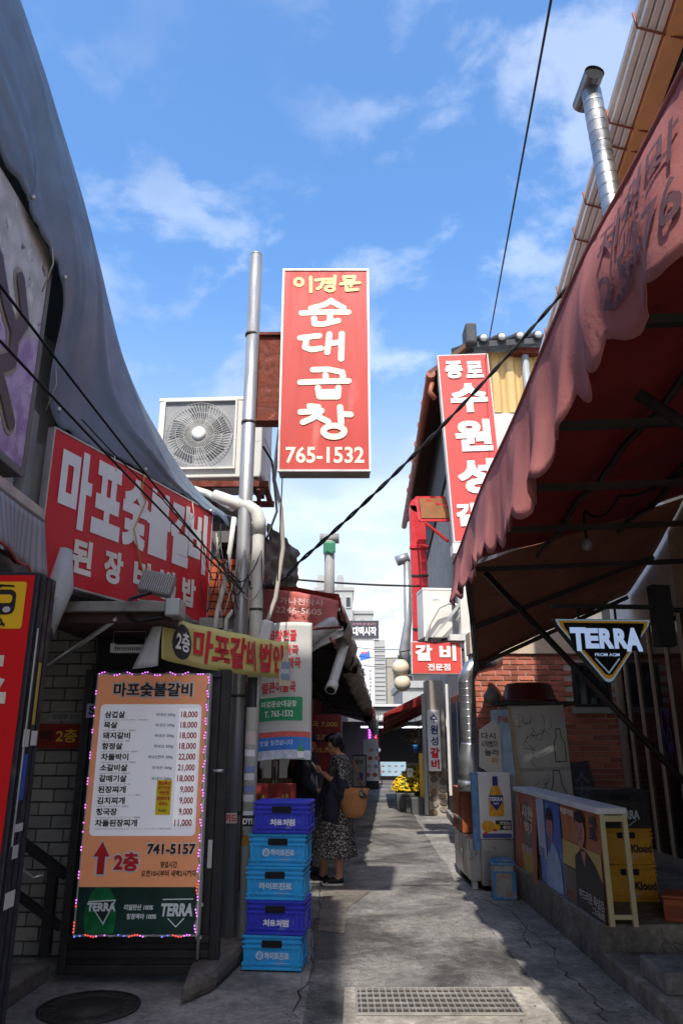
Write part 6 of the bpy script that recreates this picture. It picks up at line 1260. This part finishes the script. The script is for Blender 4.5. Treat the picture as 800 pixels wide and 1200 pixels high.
hb = MB(); m_ = Matrix((hf, hs_, hu)).transposed(); hb.ball(hc + hu * .04 - hf * .025, .102, .092, .102, m=m_); hb.ball(hc + hu * .095 + hf * .02, .085, .07, .045, m=m_); hb.ball(hc - hf * .07 - hu * .03, .055, .075, .085, m=m_)
for q in (1, -1): hb.ball(hc + hs_ * .078 * q + hu * .03 - hf * .0, .05, .02, .06, m=m_)
hb.ball(hc + hf * .075 + hu * .078 + hs_ * .02, .03, .055, .025, m=m_); finish(hb, 'hair', HAIR, w, .008, 3)
fb = MB()
for q in (1, -1): fb.ball(hc + hf * .0935 + hs_ * .033 * q + hu * .008, .006, .014, .005, m=m_); fb.ball(hc + hf * .095 + hs_ * .033 * q + hu * .03, .005, .02, .005, m=m_)
fb.build('eyes_and_brows', mat('eye_dark', '1a1210', .4, bump=0), w); MB().ball(hc + hf * .1 - hu * .052, .006, .022, .006, m=m_).build('lips', mat('lip', '8a4a42', .5, bump=0), w)
def floral():
    m = bpy.data.materials.new('floral_print'); m.use_nodes = True; nt = m.node_tree; n = nt.nodes; l = nt.links; p = n['Principled BSDF']; p.inputs['Roughness'].default_value = .8
    tcn = n.new('ShaderNodeTexCoord'); nz = n.new('ShaderNodeTexNoise'); nz.inputs['Scale'].default_value = 60; nz.inputs['Detail'].default_value = 3; nz.inputs['Distortion'].default_value = 1.2; l.new(tcn.outputs['Object'], nz.inputs[0]); r = n.new('ShaderNodeValToRGB'); e = r.color_ramp.elements; e[0].position = .54; e[0].color = lin('141316'); e[1].position = .6; e[1].color = lin('a8a49c'); l.new(nz.outputs[0], r.inputs[0]); l.new(r.outputs[0], p.inputs[0]); return m
FLO = floral()
dress = loft([(1.40, .02, 0, .075, .10), (1.36, .03, 0, .10, .19), (1.28, .035, 0, .135, .185), (1.1, .03, 0, .14, .16), (.98, .01, 0, .15, .165), (.8, -.01, 0, .18, .19), (.55, -.03, 0, .22, .22), (.29, -.04, 0, .26, .25)], 64, .10, 2); dress.build('dress', FLO, w)
sl_ = MB(); limb(sl_, [(.035, -.17, 1.32), (.06, -.205, 1.2), (.07, -.215, 1.13)], [.068, .066, .07]); finish(sl_, 'sleeve', FLO, w, .01, 3); sl_ = MB(); limb(sl_, [(.035, .17, 1.32), (.06, .205, 1.2), (.07, .215, 1.13)], [.068, .066, .07]); finish(sl_, 'sleeve', FLO, w, .01, 3)
cg = MB(); NAV = mat('navy_knit', '20202f', .9, var=.15, bump=.2, bscale=80)
limb(cg, [(.05, -.205, 1.16), (.07, -.225, 1.05), (.04, -.21, .98), (-.05, -.17, 1.07)], [.07, .075, .08, .055]); limb(cg, [(.05, .2, 1.12), (.06, .2, 1.02), (-.05, .16, 1.08)], [.065, .07, .055]); limb(cg, [(.0, -.16, 1.1), (-.06, -.15, .92), (-.07, -.14, .76), (-.03, -.15, .66)], [.07, .10, .11, .06]); limb(cg, [(-.08, .05, 1.12), (-.12, .02, .95), (-.13, .0, .8)], [.08, .09, .08]); finish(cg, 'cardigan', NAV, w, .011, 5)
SHO = mat('black_canvas', '131214', .8); SOL = mat('white_sole', 'c4c2bc', .6)
for ax, ay in ((.0, -.10), (-.18, .08)):
    sh = MB(); sh.ball((ax - .05, ay - .01, .045), .115, .045, .045); sh.ball((ax + .03, ay, .05), .05, .042, .05); o = finish(sh, 'shoe', SHO, w, .008, 3); MB().prism([(ax - .05 + .125 * math.cos(k * .3142), ay - .005 + .05 * math.sin(k * .3142)) for k in range(20)], .004, .026, 'z').build('sole', SOL, o, .006)
bg_ = thing('basket_bag', 'tan woven basket bag on the shoulder of the person in the floral dress', 'bag', (.14, 9.13, .72), R(-10)); TAN = mat('tan_weave', 'a9744a', .85, var=.2, scale=40, bump=.5, bscale=90, stretch=(1, 1, 2))
MB().lathe([(.03, .0), (.09, .01), (.13, .06), (.155, .15), (.165, .24), (.185, .32), (.18, .32), (.155, .23), (.14, .14), (.05, .03)], seg=36, sy=.55, caps=False).build('basket', TAN, bg_)
MB().tube([(-.12, 0, .3), (-.13, .03, .45), (-.09, .08, .62), (-.02, .1, .62), (.05, .06, .45), (.1, .02, .3)], .011, 8).build('strap', mat('brown_leather', '6b4028', .6), bg_); sc = MB(); sc.ball((.1, -.07, .27), .035, .03, .05); sc.ball((.13, -.06, .24), .03, .03, .035); sc.build('scarf', FLO, bg_)
ph = thing('phone', 'smartphone in a pale case held by the person in the floral dress', 'phone', (-.315, 9.33, 1.25)); mxp = Matrix.Rotation(R(-35), 4, 'Y') @ Matrix.Rotation(R(20), 4, 'Z'); MB().box(-.006, .006, -.036, .036, -.07, .08, mxp).build('case', mat('pale_case', '9a948c', .4), ph, .006); MB().box(.0062, .0075, -.032, .032, -.064, .074, mxp).build('screen', mat('dark_screen', '101216', .15, bump=0), ph); MB().tube([(.02, -.02, -.08), (.03, -.02, -.2), (.032, -.02, -.26)], .006, 6).build('strap', mat('pale_case', ''), ph)

p2 = thing('person', 'person in dark cap and dark jacket half hidden behind the phone user', 'person', (-.44, 9.95, 0)); mb = MB()
for s in (-1, 1): limb(mb, [(0, .08 * s, .86), (.02, .09 * s, .47), (0, .09 * s, .07)], [.085, .06, .04]); mb.tube([(-.03, .09 * s, .05), (.13, .1 * s, .03)], [.04, .03], 10)
limb(mb, [(0, 0, .9), (0, 0, 1.15), (.0, 0, 1.34)], [.14, .14, .11]); limb(mb, [(0, -.15, 1.34), (0, 0, 1.37), (0, .15, 1.34)], [.06, .07, .06]); limb(mb, [(0, 0, 1.36), (.01, 0, 1.47)], [.055, .05])
for s in (-1, 1): limb(mb, [(0, .18 * s, 1.33), (-.02, .22 * s, 1.08), (.1, .17 * s, .95), (.16, .12 * s, .97)], [.052, .045, .038, .027]); hand(mb, (.17, .11 * s, .97), (.9, -.3 * s, .1), (.1, .3 * s, .9), (.2, -.9 * s, .2), .95, .7)
hc, hf, hs_, hu = head(mb, (.02, 0, 1.53), (.9, -.45, 0), .15); finish(mb, 'body', SK, p2); m_ = Matrix((hf, hs_, hu)).transposed()
cp = MB(); cp.ball(hc + hu * .06 - hf * .01, .108, .09, .08, m=m_); cp.ball(hc + hf * .12 + hu * .055, .06, .07, .012, m=m_); finish(cp, 'cap', NAV, p2, .008, 3); MB().ball(hc - hf * .05 - hu * .0, .06, .075, .06, m=m_).build('hair', HAIR, p2)
jk = MB(); limb(jk, [(0, 0, .78), (0, 0, 1.0), (0, 0, 1.2), (0, 0, 1.32)], [.175, .17, .17, .14]); limb(jk, [(0, -.16, 1.34), (0, .16, 1.34)], [.075, .075])
for s in (-1, 1): limb(jk, [(0, .185 * s, 1.33), (-.02, .225 * s, 1.08), (.1, .175 * s, .95)], [.068, .06, .05])
finish(jk, 'jacket', mat('charcoal_jacket', '1d1d24', .85, bump=.1), p2, .012, 4); tr = MB()
for s in (-1, 1): limb(tr, [(0, .08 * s, .84), (.02, .09 * s, .47), (0, .09 * s, .1)], [.1, .075, .06])
finish(tr, 'trousers', mat('dark_denim', '22252e', .85), p2, .012, 4)
for s in (-1, 1): sh = MB(); sh.ball((.05, .095 * s, .045), .13, .05, .045); finish(sh, 'shoe', SHO, p2, .01, 3)

bpy.data.objects.remove(_to); bpy.data.curves.remove(_cu)
